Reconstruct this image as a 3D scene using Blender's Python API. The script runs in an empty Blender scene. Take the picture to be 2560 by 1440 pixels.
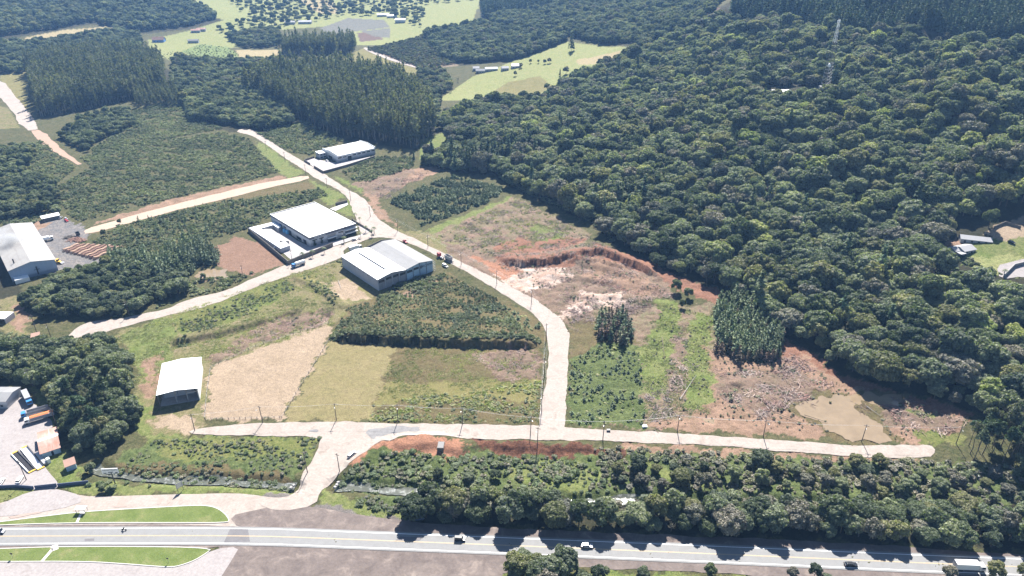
import bpy, bmesh, math, random
import numpy as np
from mathutils import Vector, Matrix
from mathutils.geometry import delaunay_2d_cdt
random.seed(7); RNG = np.random.default_rng(7)
S = bpy.context.scene
COL = S.collection
R = math.radians

# ------------------------------------------------------------------ camera, sky, sun, exposure
PITCH, FPX, CAMZ = R(28.0), 1750.0, 210.0
cam = bpy.data.cameras.new('camera'); camo = bpy.data.objects.new('camera', cam); COL.objects.link(camo)
camo.location = (0, 0, CAMZ); camo.rotation_euler = (R(90) - PITCH, 0, 0)
cam.sensor_width = 36; cam.lens = FPX / 2560 * 36; cam.clip_start = 1; cam.clip_end = 12000
S.camera = camo
SUN_AZ, SUN_EL = math.atan2(0.11, 1.0), R(47)
w = bpy.data.worlds.new('World'); S.world = w; w.use_nodes = True
nt = w.node_tree; sky = nt.nodes.new('ShaderNodeTexSky'); sky.sky_type = 'NISHITA'; sky.sun_disc = False
sky.sun_elevation = SUN_EL; sky.sun_rotation = SUN_AZ; sky.altitude = 900; sky.air_density = 1.0; sky.dust_density = 0.6
bg = nt.nodes['Background']; bg.inputs[1].default_value = 0.055
nt.links.new(sky.outputs[0], bg.inputs[0])
sl = bpy.data.lights.new('sun', 'SUN'); so = bpy.data.objects.new('sun', sl); COL.objects.link(so)
sl.energy = 5.0; sl.angle = R(0.5); sl.color = (1.0, 0.95, 0.88)
sd = Vector((math.sin(SUN_AZ) * math.cos(SUN_EL), math.cos(SUN_AZ) * math.cos(SUN_EL), math.sin(SUN_EL)))
so.rotation_euler = sd.to_track_quat('Z', 'Y').to_euler(); so.location = (0, 300, 400)
vs = S.view_settings; vs.view_transform = 'Standard'; vs.look = 'None'; vs.exposure = 1.65; vs.gamma = 1
S.cycles.max_bounces = 5; S.cycles.diffuse_bounces = 2; S.cycles.glossy_bounces = 2; S.cycles.transparent_max_bounces = 6
S.cycles.volume_bounces = 0; S.cycles.transmission_bounces = 3

# ------------------------------------------------------------------ terrain
def rays(P):
    P = np.asarray(P, float).reshape(-1, 2)
    x = (P[:, 0] - 1280) / FPX; y = -(P[:, 1] - 720) / FPX
    c, s = math.cos(PITCH), math.sin(PITCH)
    return np.stack([x, c + y * s, -s + y * c], 1)
def PZ(px, py, z):
    r = rays([(px, py)])[0]; t = (z - CAMZ) / r[2]
    return np.array([r[0] * t, r[1] * t, z])
CTRL = [(0,1440,0),(600,1440,0),(1280,1440,0),(2000,1440,0),(2560,1440,0),(0,1200,0),(640,1200,0),(1280,1200,0),(1900,1200,0),(2560,1200,0),
 (0,950,0),(400,950,0),(800,950,0),(1200,950,0),(1600,950,0),(1900,980,0),(2200,1060,0),(2430,1070,0),(0,750,0),(350,750,0),(700,720,0),(1050,720,0),(1300,700,0),
 (1400,780,0),(1600,760,1),(1800,830,1),(2000,940,1),(150,600,0),(500,600,0),(800,600,0),(1000,560,0),(1200,560,1),(1400,600,2),(1550,660,2),
 (150,450,0),(450,430,1),(750,430,1),(1000,440,1),(1150,430,2),(60,320,3),(300,330,2),(560,330,1),(800,340,1),(1000,350,1),
 (0,210,5),(150,200,5),(380,150,5),(250,110,10),(600,220,3),(900,230,3),(800,130,12),(600,110,8),(300,80,17),(300,20,42),(0,60,40),(0,0,58),(560,40,26),
 (1000,100,10),(1000,50,20),(1000,0,34),(700,20,26),(1250,230,3),(1200,175,10),(1450,110,35),(1480,150,30),(1350,200,14),(1100,170,6),(1150,100,16),(1500,60,50),(1650,70,56),(1350,30,44),(1200,0,40),(1500,0,62),
 (1300,300,6),(1300,400,4),(1300,470,2),(1500,350,18),(1500,470,9),(1600,250,26),(1700,450,18),(1700,100,60),(1700,250,36),(1480,560,3),(1650,670,3),(1790,720,3),(1950,825,3),(2110,940,3),
 (1900,60,85),(1900,400,32),(1900,600,9),(2100,60,95),(2062,215,66),(1950,230,62),(2000,400,36),(2200,600,20),(2300,400,50),(2300,250,70),(2300,50,108),(2400,110,92),(2560,50,112),(2560,0,125),(2200,0,124),(1830,0,102),
 (2500,250,76),(2560,400,58),(2400,620,28),(2560,620,31),(2500,700,23),(2200,800,13),(2200,900,6),(2500,900,14),(2560,1000,9),(2350,980,4),(2430,1035,2)]
cp = np.array([PZ(a, b, e) for a, b, e in CTRL] + [(-1700,2100,95),(-600,2500,90),(300,2500,90),(900,1900,120),(1500,1200,170),(-1700,3400,190),(0,3400,180),(1700,3200,200),
   (900,750,150),(1000,400,100),(600,380,52),(500,230,12),(-900,300,0),(-600,-50,0),(600,-50,0),(0,-100,0),(-1100,1000,6),(-1500,1500,35),(1400,200,120),(0,100,0),(-350,150,0),(350,150,0)], float)
GX0, GY0, GS = -1900.0, -150.0, 10.0
gx = np.arange(GX0, 2000, GS); gy = np.arange(GY0, 3700, GS)
def rbf():
    n = len(cp); D = np.hypot(cp[:, None, 0] - cp[None, :, 0], cp[:, None, 1] - cp[None, :, 1])
    A = np.zeros((n + 3, n + 3)); A[:n, :n] = D + np.eye(n) * 0.0; A[:n, n] = 1; A[:n, n+1:] = cp[:, :2]; A[n:, :n] = A[:n, n:].T
    b = np.zeros(n + 3); b[:n] = cp[:, 2]
    c = np.linalg.solve(A, b)
    X, Y = np.meshgrid(gx, gy); Z = c[n] + c[n+1] * X + c[n+2] * Y
    for i in range(n): Z += c[i] * np.hypot(X - cp[i, 0], Y - cp[i, 1])
    for _ in range(10):
        Zp = np.pad(Z, 1, mode='edge'); Z = (Zp[:-2, 1:-1] + Zp[2:, 1:-1] + Zp[1:-1, :-2] + Zp[1:-1, 2:] + 2 * Z) / 6
    return Z
HG = rbf()
def relief():
    X, Y = np.meshgrid(gx, gy); a = np.clip((HG - 6) / 30, 0, 1) * np.clip((X - 110) / 200, 0, 1) * np.clip((1500 - Y) / 300, 0, 1)
    u, v = (X - Y) * .7071, (X + Y) * .7071
    for q_ in (PZ(2420,630,29), PZ(1990,230,64)): a = a * (1 - np.exp(-(((X - q_[0])**2 + (Y - q_[1])**2) / 3600.)**2))
    return 1.05 * a * (5.5 * np.sin(u / 15 + 1.2 * np.sin(v / 38)) + 4 * np.sin(v / 21 + 1.5 * np.sin(u / 33)) + 2.5 * np.sin(X / 11 + np.sin(Y / 17)))
HG = HG + relief()
def bil(x, y):
    fx = np.clip((x - GX0) / GS, 0, len(gx) - 1.001); fy = np.clip((y - GY0) / GS, 0, len(gy) - 1.001)
    i = fx.astype(int); j = fy.astype(int); u = fx - i; v = fy - j
    return (HG[j, i] * (1-u) * (1-v) + HG[j, i+1] * u * (1-v) + HG[j+1, i] * (1-u) * v + HG[j+1, i+1] * u * v)
STEPS = []
MODS = []          # (polyline world pts, radius, depth, kind)
def seg_dist(x, y, pl):
    d = np.full(x.shape, 1e9)
    for (ax, ay), (bx, by) in zip(pl[:-1], pl[1:]):
        L2 = (bx-ax)**2 + (by-ay)**2 + 1e-9
        t = np.clip(((x-ax)*(bx-ax) + (y-ay)*(by-ay)) / L2, 0, 1)
        d = np.minimum(d, np.hypot(x-ax-t*(bx-ax), y-ay-t*(by-ay)))
    return d
def hgt(x, y):
    x = np.asarray(x, float); y = np.asarray(y, float); z = bil(x, y)
    for pl, rad, dep, lo, hi in MODS:
        m = (x > lo[0]) & (x < hi[0]) & (y > lo[1]) & (y < hi[1])
        if m.any():
            d = seg_dist(x[m], y[m], pl); z = z.copy() if z.ndim else z
            z[m] += dep * np.exp(-(d / rad) ** 4)
    for pl, h_, L_ in STEPS:
        m = (x > pl[0, 0]) & (x < pl[-1, 0]) & (np.abs(y - pl[:, 1].mean()) < 120)
        if m.any():
            z = z.copy(); xx = x[m]; dy = y[m] - np.interp(xx, pl[:, 0], pl[:, 1]) - .8 * np.sin(xx * .55) - .5 * np.sin(xx * 1.3 + 1); tp = np.clip(np.minimum(xx - pl[0, 0], pl[-1, 0] - xx) / 8, 0, 1); z[m] += np.where(dy > 0, h_ * np.exp(-(dy / L_) ** 2) * np.clip(dy / .8, 0, 1) * tp, 0)
    return z
def march(P):
    r = rays(P); n = len(r); t = np.full(n, 120.0); done = np.zeros(n, bool); t0 = t.copy()
    for k in range(900):
        p = r * t[:, None]; below = (CAMZ + p[:, 2]) < bil(p[:, 0], p[:, 1])
        done |= below
        if done.all() or k == 899: break
        t0 = np.where(done, t0, t); t = np.where(done, t, t + 4)
    a, b = t0, t
    for _ in range(14):
        mth = (a + b) / 2; p = r * mth[:, None]; bl = (CAMZ + p[:, 2]) < bil(p[:, 0], p[:, 1])
        b = np.where(bl, mth, b); a = np.where(bl, a, mth)
    p = r * b[:, None]
    return np.stack([p[:, 0], p[:, 1], bil(p[:, 0], p[:, 1])], 1)
def W(pts): return march(pts)[:, :2]
def G(px, py): return march([(px, py)])[0]
def mod(pts, rad, dep):
    pl = W(pts); MODS.append((pl, rad, dep, pl.min(0) - 3*rad, pl.max(0) + 3*rad))
RIVER_A = [(235,1165),(262,1180),(330,1190),(400,1195),(520,1198),(640,1205),(700,1211),(737,1216)]
RIVER_B = [(842,1211),(880,1214),(930,1218),(1000,1222),(1100,1235),(1250,1245),(1400,1252),(1500,1253),(1620,1246),(1750,1250),(1850,1255),(2000,1260),(2200,1270),(2620,1290)]
mod(RIVER_A, 3.6, -1.7); mod(RIVER_B, 4.0, -1.7)
mod([(1010,1108),(1090,1103),(1150,1120)], 5.0, 2.2)
mod([(885,1160),(950,1110)], 3.5, 1.3)
mod([(1190,1112),(1330,1117),(1460,1120)], 3.0, 1.3)
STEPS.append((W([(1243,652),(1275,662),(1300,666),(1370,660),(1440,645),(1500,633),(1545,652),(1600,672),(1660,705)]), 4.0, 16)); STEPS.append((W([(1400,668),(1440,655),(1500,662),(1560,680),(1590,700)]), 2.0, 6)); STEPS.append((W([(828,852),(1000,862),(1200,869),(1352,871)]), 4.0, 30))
pass
mod([(1450,655),(1530,672),(1590,700)], 5, 2.0)
mod([(440,862),(560,838),(650,812),(740,780)], 3.0, -1.6)
mod([(450,845),(560,822),(650,797)], 4.0, 1.0)
mod([(745,695),(790,715),(835,745),(860,765)], 3.5, 1.4)
mod([(1380,690),(1500,700),(1640,720)], 4, 1.4)
mod([(1420,740),(1560,745),(1660,760)], 3, 1.0)

# ------------------------------------------------------------------ materials
MATS = {}
def newmat(name):
    m = bpy.data.materials.new(name); m.use_nodes = True; m.node_tree.nodes['Principled BSDF'].inputs['Specular IOR Level'].default_value = 0.3
    MATS[name] = m; return m, m.node_tree, m.node_tree.nodes['Principled BSDF']
def N(nt, t, **kw):
    n = nt.nodes.new(t)
    for k, v in kw.items(): setattr(n, k, v)
    return n
def noise(nt, scale, detail=4, rough=0.6, vec=None, dist=0.0):
    n = N(nt, 'ShaderNodeTexNoise'); n.inputs['Scale'].default_value = scale; n.inputs['Detail'].default_value = detail
    n.inputs['Roughness'].default_value = rough; n.inputs['Distortion'].default_value = dist
    if vec is not None: nt.links.new(vec, n.inputs['Vector'])
    return n.outputs['Fac']
def ramp(nt, fac, stops):
    r = N(nt, 'ShaderNodeValToRGB'); e = r.color_ramp.elements
    while len(e) < len(stops): e.new(0.5)
    for el, (p, c) in zip(e, stops): el.position = p; el.color = (*c, 1) if len(c) == 3 else c
    nt.links.new(fac, r.inputs[0]); return r.outputs[0]
def mix(nt, fac, a, b, bt='MIX'):
    m = N(nt, 'ShaderNodeMix', data_type='RGBA', blend_type=bt)
    for s, v in ((m.inputs[0], fac), (m.inputs[6], a), (m.inputs[7], b)):
        if hasattr(v, 'is_output'): nt.links.new(v, s)
        elif isinstance(v, (int, float)): s.default_value = v
        else: s.default_value = (*v, 1)
    return m.outputs[2]
def geo_pos(nt): return N(nt, 'ShaderNodeNewGeometry').outputs['Position']
def bump(nt, b, h, strength=0.5, dist=0.3):
    n = N(nt, 'ShaderNodeBump'); n.inputs['Strength'].default_value = strength; n.inputs['Distance'].default_value = dist
    nt.links.new(h, n.inputs['Height']); nt.links.new(n.outputs[0], b.inputs['Normal'])
def plain(name, col, rough=0.6, var=0.15, scale=1.2, metal=0.0, spec=0.3, streak=None):
    m, nt, b = newmat(name); p = geo_pos(nt)
    f = noise(nt, scale, 5, 0.65, p)
    a = tuple(c * (1 - var) for c in col); d = tuple(min(1, c * (1 + var)) for c in col)
    c = ramp(nt, f, [(0.3, a), (0.7, d)])
    f2 = noise(nt, scale * 9, 2, 0.5, p); c = mix(nt, 0.35, c, ramp(nt, f2, [(0.35, a), (0.65, d)]))
    nt.links.new(c, b.inputs['Base Color']); b.inputs['Roughness'].default_value = rough; b.inputs['Metallic'].default_value = metal
    b.inputs['Specular IOR Level'].default_value = spec
    return m
def roofmat(name, col, col2, rough=0.35, rib=1.1, dirt=0.5, spec=0.5):
    m, nt, b = newmat(name); tc = N(nt, 'ShaderNodeTexCoord').outputs['Object']
    f = noise(nt, 0.12, 5, 0.7, tc); s = N(nt, 'ShaderNodeMapping'); nt.links.new(tc, s.inputs[0]); s.inputs['Scale'].default_value = (0.9, 0.06, 0.3)
    f2 = noise(nt, 0.9, 4, 0.6, s.outputs[0])
    c = mix(nt, ramp(nt, f, [(0.42, (0,0,0)), (0.75, (dirt,)*3)]), col, col2)
    c = mix(nt, ramp(nt, f2, [(0.5, (0,0,0)), (0.72, (dirt,)*3)]), c, col2)
    wv = N(nt, 'ShaderNodeTexWave', wave_type='BANDS', bands_direction='X'); wv.inputs['Scale'].default_value = rib; nt.links.new(tc, wv.inputs[0])
    nt.links.new(c, b.inputs['Base Color']); b.inputs['Roughness'].default_value = rough; b.inputs['Specular IOR Level'].default_value = spec
    bump(nt, b, wv.outputs['Fac'], 0.25, 0.05); return m
def soilmat():
    m, nt, b = newmat('soil'); p = geo_pos(nt)
    A = N(nt, 'ShaderNodeAttribute', attribute_name='soil_a'); B = N(nt, 'ShaderNodeAttribute', attribute_name='soil_b')
    n1 = noise(nt, 0.11, 8, 0.68, p, 0.6); n2 = noise(nt, 0.55, 5, 0.7, p, 0.4); n3 = noise(nt, 2.2, 3, 0.7, p)
    fac = mix(nt, 0.4, n1, n2)
    f = ramp(nt, fac, [(0.40, (0,0,0)), (0.62, (1,1,1))])
    c = mix(nt, f, A.outputs['Color'], B.outputs['Color'])
    br = ramp(nt, mix(nt, 0.5, n2, n3), [(0.32, (0.45,)*3), (0.5, (0.95,)*3), (0.68, (1.55,)*3)])
    c = mix(nt, 1.0, c, br, 'MULTIPLY')
    nt.links.new(c, b.inputs['Base Color']); b.inputs['Roughness'].default_value = 0.95; b.inputs['Specular IOR Level'].default_value = 0.1
    bump(nt, b, mix(nt, 0.5, n2, n3), 0.9, 0.7); return m
def dirtroad(name, c1, c2, c3, sc=0.12):
    m, nt, b = newmat(name); p = geo_pos(nt)
    n1 = noise(nt, sc, 7, 0.65, p, 0.8); n2 = noise(nt, 0.9, 4, 0.6, p); 
    mp = N(nt, 'ShaderNodeMapping'); mp.inputs['Scale'].default_value = (0.05, 0.22, 0.3); nt.links.new(p, mp.inputs[0])
    n3 = noise(nt, 0.7, 4, 0.6, mp.outputs[0], 0.4)
    c = ramp(nt, n1, [(0.35, c1), (0.55, c2), (0.72, c3)])
    c = mix(nt, ramp(nt, n3, [(0.5, (0,0,0)), (0.8, (0.3,)*3)]), c, c3)
    c = mix(nt, 0.3, c, mix(nt, 1.0, c, ramp(nt, n2, [(0.3, (0.6,)*3), (0.7, (1.4,)*3)]), 'MULTIPLY'))
    nt.links.new(c, b.inputs['Base Color']); b.inputs['Roughness'].default_value = 0.9; bump(nt, b, n2, 0.4, 0.2); return m
def leafmat(name, cols, trans=0.34, var=0.35, rough=0.7):
    m, nt, b = newmat(name); cols = [tuple(k * 1.75 for k in c) for c in cols]
    oi = N(nt, 'ShaderNodeObjectInfo'); ge = N(nt, 'ShaderNodeNewGeometry')
    c = ramp(nt, oi.outputs['Random'], [(i / max(1, len(cols) - 1), k) for i, k in enumerate(cols)])
    v = ramp(nt, ge.outputs['Random Per Island'], [(0, (1 - var,)*3), (0.6, (1.0,)*3), (1, (1 + var * 1.5,)*3)])
    c = mix(nt, 1.0, c, v, 'MULTIPLY'); pt_ = noise(nt, .022, 3, .6, ge.outputs['Position']); c = mix(nt, 1.0, c, ramp(nt, pt_, [(.34, (.66,.72,.78)), (.5, (1.0,1.0,1.0)), (.66, (1.34,1.3,1.2))]), 'MULTIPLY'); hs = N(nt, 'ShaderNodeHueSaturation'); hs.inputs['Saturation'].default_value = .78; nt.links.new(c, hs.inputs['Color']); c = hs.outputs[0]
    nt.links.new(c, b.inputs['Base Color']); b.inputs['Roughness'].default_value = rough; b.inputs['Specular IOR Level'].default_value = 0.2
    tr = N(nt, 'ShaderNodeBsdfTranslucent'); nt.links.new(mix(nt, 1.0, c, (1.3, 1.5, 0.6), 'MULTIPLY'), tr.inputs[0])
    ms = N(nt, 'ShaderNodeMixShader'); ms.inputs[0].default_value = trans
    nt.links.new(b.outputs[0], ms.inputs[1]); nt.links.new(tr.outputs[0], ms.inputs[2])
    nt.links.new(ms.outputs[0], nt.nodes['Material Output'].inputs[0]); return m
def watermat(name, col, rough=0.12, bscale=1.5, bstr=0.25, spec=0.5, foam=0.0):
    m, nt, b = newmat(name); p = geo_pos(nt)
    n = noise(nt, bscale, 5, 0.65, p); c = ramp(nt, noise(nt, 0.2, 4, 0.6, p), [(0.3, tuple(k*0.8 for k in col)), (0.7, col)])
    if foam: c = mix(nt, ramp(nt, noise(nt, 0.5, 6, 0.7, p, 0.5), [(0.52, (0,0,0)), (0.62, (foam,)*3)]), c, (0.8,0.82,0.82))
    nt.links.new(c, b.inputs['Base Color']); b.inputs['Roughness'].default_value = rough; b.inputs['Specular IOR Level'].default_value = spec
    bump(nt, b, n, bstr, 0.15); return m
SOIL = soilmat()
M_ROAD = dirtroad('gravel_road', (0.245,0.208,0.182), (0.29,0.252,0.224), (0.20,0.163,0.137))
M_YARD = dirtroad('pale_yard', (0.23,0.208,0.205), (0.26,0.238,0.233), (0.195,0.172,0.166))
M_DARK = dirtroad('dark_gravel', (0.092,0.074,0.068), (0.13,0.105,0.095), (0.22,0.18,0.155), 0.14)
M_ASPH = plain('asphalt', (0.18,0.18,0.18), 0.8, 0.12, 0.4)
M_TAR = plain('dark_asphalt_patch', (0.12,0.115,0.12), 0.8, 0.2, 0.4)
M_WHITE = plain('white_paint', (0.75,0.75,0.73), 0.5, 0.06)
M_LINE = plain('line_white', (0.8,0.8,0.78), 0.6, 0.1); M_YEL = plain('line_yellow', (0.50,0.38,0.22), 0.6, 0.12)
M_KERB = plain('kerb_concrete', (0.45,0.435,0.41), 0.8, 0.12)
M_LAWN = None

# ------------------------------------------------------------------ object helpers
def tag(o, label=None, cat=None, group=None, kind=None):
    if label: o['label'] = label
    if cat: o['category'] = cat
    if group: o['group'] = group
    if kind: o['kind'] = kind
    return o
def empty(name, loc, rz=0, label=None, cat=None, group=None):
    o = bpy.data.objects.new(name, None); COL.objects.link(o); o.location = loc; o.rotation_euler = (0, 0, rz); o.empty_display_size = 0.5
    return tag(o, label, cat, group)
def mkmesh(name, v, f, mat=None, smooth=False):
    me = bpy.data.meshes.new(name); me.from_pydata([tuple(map(float, p)) for p in v], [], [tuple(map(int, q)) for q in f])
    if mat: me.materials.append(mat)
    if smooth: me.polygons.foreach_set('use_smooth', [True] * len(me.polygons))
    me.update(); return me
def npmesh(name, V, F, mat=None):
    me = bpy.data.meshes.new(name); V = np.asarray(V, np.float32); F = np.asarray(F, np.int32); k = F.shape[1]
    me.vertices.add(len(V)); me.vertices.foreach_set('co', V.ravel()); me.loops.add(F.size); me.loops.foreach_set('vertex_index', F.ravel())
    me.polygons.add(len(F)); me.polygons.foreach_set('loop_start', np.arange(0, F.size, k, dtype=np.int32))
    if mat: me.materials.append(mat)
    me.update(calc_edges=True); return me
def link(name, me, parent=None, loc=None):
    o = bpy.data.objects.new(name, me); COL.objects.link(o)
    if parent is not None: o.parent = parent
    if loc is not None: o.location = loc
    return o
class MB:
    def __init__(s): s.v = []; s.f = []
    def add(s, v, f): k = len(s.v); s.v += [tuple(p) for p in v]; s.f += [tuple(i + k for i in q) for q in f]; return s
    def box(s, x0, x1, y0, y1, z0, z1):
        return s.add([(x0,y0,z0),(x1,y0,z0),(x1,y1,z0),(x0,y1,z0),(x0,y0,z1),(x1,y0,z1),(x1,y1,z1),(x0,y1,z1)],
                     [(0,3,2,1),(4,5,6,7),(0,1,5,4),(1,2,6,5),(2,3,7,6),(3,0,4,7)])
    def prism(s, prof, a, b, axis='y'):          # profile of (p,q) extruded along an axis
        n = len(prof)
        if axis == 'y': lo = [(p, a, q) for p, q in prof]; hi = [(p, b, q) for p, q in prof]
        elif axis == 'x': lo = [(a, p, q) for p, q in prof]; hi = [(b, p, q) for p, q in prof]
        else: lo = [(p, q, a) for p, q in prof]; hi = [(p, q, b) for p, q in prof]
        return s.add(lo + hi, [tuple(range(n))[::-1], tuple(range(n, 2*n))] + [(i, (i+1) % n, n + (i+1) % n, n + i) for i in range(n)])
    def cyl(s, p0, p1, r0, r1=None, n=8):
        r1 = r0 if r1 is None else r1; p0 = Vector(p0); p1 = Vector(p1); d = (p1 - p0).normalized()
        a = d.orthogonal().normalized(); b = d.cross(a)
        v = [p0 + (a*math.cos(t) + b*math.sin(t))*r0 for t in [2*math.pi*i/n for i in range(n)]] + [p1 + (a*math.cos(t) + b*math.sin(t))*r1 for t in [2*math.pi*i/n for i in range(n)]]
        return s.add(v, [tuple(range(n))[::-1], tuple(range(n, 2*n))] + [(i, (i+1) % n, n + (i+1) % n, n + i) for i in range(n)])
    def beam(s, p0, p1, w, h):
        p0 = Vector(p0); p1 = Vector(p1); d = (p1-p0).normalized(); up = Vector((0,0,1)) if abs(d.z) < 0.95 else Vector((1,0,0))
        sx = d.cross(up).normalized() * w/2; sy = sx.cross(d).normalized() * h/2
        v = [p + q for p in (p0, p1) for q in (-sx-sy, sx-sy, sx+sy, -sx+sy)]
        return s.add(v, [(3,2,1,0),(4,5,6,7),(0,1,5,4),(1,2,6,5),(2,3,7,6),(3,0,4,7)])
    def build(s, name, mat, parent=None, loc=None, smooth=False):
        me = mkmesh(name, s.v, s.f, mat, smooth)
        bm = bmesh.new(); bm.from_mesh(me); bmesh.ops.recalc_face_normals(bm, faces=bm.faces); bm.to_mesh(me); bm.free()
        return link(name, me, parent, loc)
def copy_tree(o, parent=None):
    c = o.copy(); COL.objects.link(c)
    if parent is not None: c.parent = parent
    for ch in list(o.children): copy_tree(ch, c)
    return c
def text(s, size, depth, mat, name, parent, loc, rot):
    cu = bpy.data.curves.new('t', 'FONT'); cu.body = s; cu.size = size; cu.extrude = depth; cu.align_x = 'CENTER'
    ob = bpy.data.objects.new('t', cu); COL.objects.link(ob); bpy.context.view_layer.update()
    me = bpy.data.meshes.new_from_object(ob.evaluated_get(bpy.context.evaluated_depsgraph_get())); bpy.data.objects.remove(ob)
    me.materials.clear(); me.materials.append(mat); o = link(name, me, parent, loc); o.rotation_euler = rot; return o
def pip(x, y, poly):
    inside = np.zeros(x.shape, bool); n = len(poly)
    for i in range(n):
        x1, y1 = poly[i]; x2, y2 = poly[(i+1) % n]
        if y1 == y2: continue
        c = ((y1 > y) != (y2 > y)) & (x < (x2-x1) * (y - y1) / (y2-y1) + x1); inside ^= c
    return inside
def resample(poly, s, closed=True):
    out = []; n = len(poly)
    for i in range(n if closed else n - 1):
        a = np.array(poly[i]); b = np.array(poly[(i+1) % n]); k = max(1, int(np.hypot(*(b-a)) / s))
        out += [a + (b-a) * j / k for j in range(k)]
    if not closed: out.append(np.array(poly[-1]))
    return np.array(out)
def smooth_poly(P, it=2, closed=True):
    P = np.array(P, float)
    for _ in range(it):
        Q = np.roll(P, -1, 0); a = P * 0.75 + Q * 0.25; b = P * 0.25 + Q * 0.75
        if not closed: a = a[:-1]; b = b[:-1]
        R_ = np.empty((2*len(a), 2)); R_[0::2] = a; R_[1::2] = b
        P = R_ if closed else np.vstack([P[:1], R_, P[-1:]])
    return P
FLAT = []
def sheet(name, px, mat, off=0.06, s=2.2, jit=0.25, sm=1, wpts=None, kind='structure', flat=None):
    P = W(px) if wpts is None else np.array(wpts)
    if sm: P = smooth_poly(P, sm)
    P = resample(P, s)
    if jit:
        nrm = np.roll(P, -1, 0) - np.roll(P, 1, 0); nrm = np.stack([-nrm[:, 1], nrm[:, 0]], 1) / (np.linalg.norm(nrm, axis=1)[:, None] + 1e-6)
        k = RNG.normal(0, jit, len(P)); k = (k + np.roll(k, 1) + np.roll(k, -1)) / 1.8; P = P + nrm * k[:, None]
    lo, hi = P.min(0), P.max(0)
    X, Y = np.meshgrid(np.arange(lo[0], hi[0], s), np.arange(lo[1], hi[1], s)); X = X.ravel(); Y = Y.ravel()
    m = pip(X, Y, P); X = X[m]; Y = Y[m]
    if len(X):
        keep = np.ones(len(X), bool)
        for q in P: keep &= (np.hypot(X - q[0], Y - q[1]) > s * 0.45)
        X = X[keep]; Y = Y[keep]
    pts = [Vector(p) for p in P] + [Vector((a, b)) for a, b in zip(X, Y)]
    if 'river' not in name: FLAT.append(P)
    n = len(P); v, e, f, *_ = delaunay_2d_cdt(pts, [(i, (i+1) % n) for i in range(n)], [], 1, 1e-4)
    va = np.array([(p.x, p.y) for p in v]); z = (hgt(va[:, 0], va[:, 1]) if flat is None else np.full(len(va), flat)) + off
    ff = [q if (va[q[1]][0]-va[q[0]][0])*(va[q[2]][1]-va[q[0]][1]) - (va[q[1]][1]-va[q[0]][1])*(va[q[2]][0]-va[q[0]][0]) > 0 else q[::-1] for q in f]
    o = link(name, mkmesh(name, np.column_stack([va, z]), ff, mat)); o['kind'] = kind; return o
def strip(name, pl, wd, mat, off=0.1, s=3.0, parent=None, sm=2, kind='structure', h=0.0):
    P = resample(smooth_poly(np.array(pl), sm, False), s, False)
    t = np.gradient(P, axis=0); nm = np.stack([-t[:, 1], t[:, 0]], 1) / np.linalg.norm(t, axis=1)[:, None]
    K = max(1, int(wd / 2.2)); rows = [P + nm * (wd * (k / K - 0.5)) for k in range(K + 1)]
    V = np.concatenate([np.column_stack([r, hgt(r[:, 0], r[:, 1]) + off]) for r in rows]); n = len(P)
    F = [(k*n+i, (k*n)+i+1, (k+1)*n+i+1, (k+1)*n+i) for k in range(K) for i in range(n - 1)]
    me = mkmesh(name, V, [q[::1] for q in F], mat)
    if h:
        bm = bmesh.new(); bm.from_mesh(me); g = bmesh.ops.extrude_face_region(bm, geom=bm.faces[:])
        for v in g['geom']:
            if isinstance(v, bmesh.types.BMVert): v.co.z += h
        bmesh.ops.recalc_face_normals(bm, faces=bm.faces); bm.to_mesh(me); bm.free()
    o = link(name, me, parent)
    if kind and parent is None: o['kind'] = kind
    return o
# ------------------------------------------------------------------ ground: one sheet, ground cover per place
STY = {   # two colours that alternate in patches
 'scrub': ((.075,.085,.035),(.13,.115,.06)), 'floor_and_shade': ((.035,.038,.02),(.055,.05,.03)), 'grass': ((.13,.165,.045),(.20,.19,.075)),
 'bright': ((.14,.185,.05),(.20,.205,.085)), 'lush': ((.075,.105,.035),(.14,.165,.065)), 'dry': ((.25,.215,.095),(.17,.165,.06)), 'mown': ((.285,.235,.125),(.22,.195,.09)), 'mixed': ((.17,.175,.065),(.24,.19,.12)),
 'pale': ((.42,.325,.235),(.32,.245,.17)), 'dirt': ((.28,.175,.125),(.22,.135,.095)), 'pink': ((.36,.235,.17),(.22,.15,.10)), 'white': ((.60,.50,.44),(.36,.23,.165)), 'red': ((.29,.15,.10),(.22,.12,.085)), 'orange': ((.40,.21,.135),(.33,.165,.105)),
 'debris': ((.27,.185,.145),(.17,.135,.09)), 'debrisgreen': ((.27,.18,.14),(.17,.165,.09)), 'brown': ((.17,.13,.07),(.12,.11,.05)), 'darkred': ((.10,.05,.035),(.17,.08,.05)),
 'pasture': ((.235,.27,.10),(.30,.29,.13)), 'vine': ((.22,.27,.10),(.15,.2,.08)), 'greyfield': ((.15,.155,.135),(.20,.19,.16)), 'plough': ((.13,.09,.075),(.18,.12,.10)), 'tan': ((.40,.32,.19),(.34,.29,.15)),
 'soot': ((.16,.16,.165),(.26,.23,.21)), 'greyd': ((.22,.2,.185),(.15,.13,.12)) }
STY = {k: tuple(tuple(q * .70 for q in c) for c in v) for k, v in STY.items()}
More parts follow.
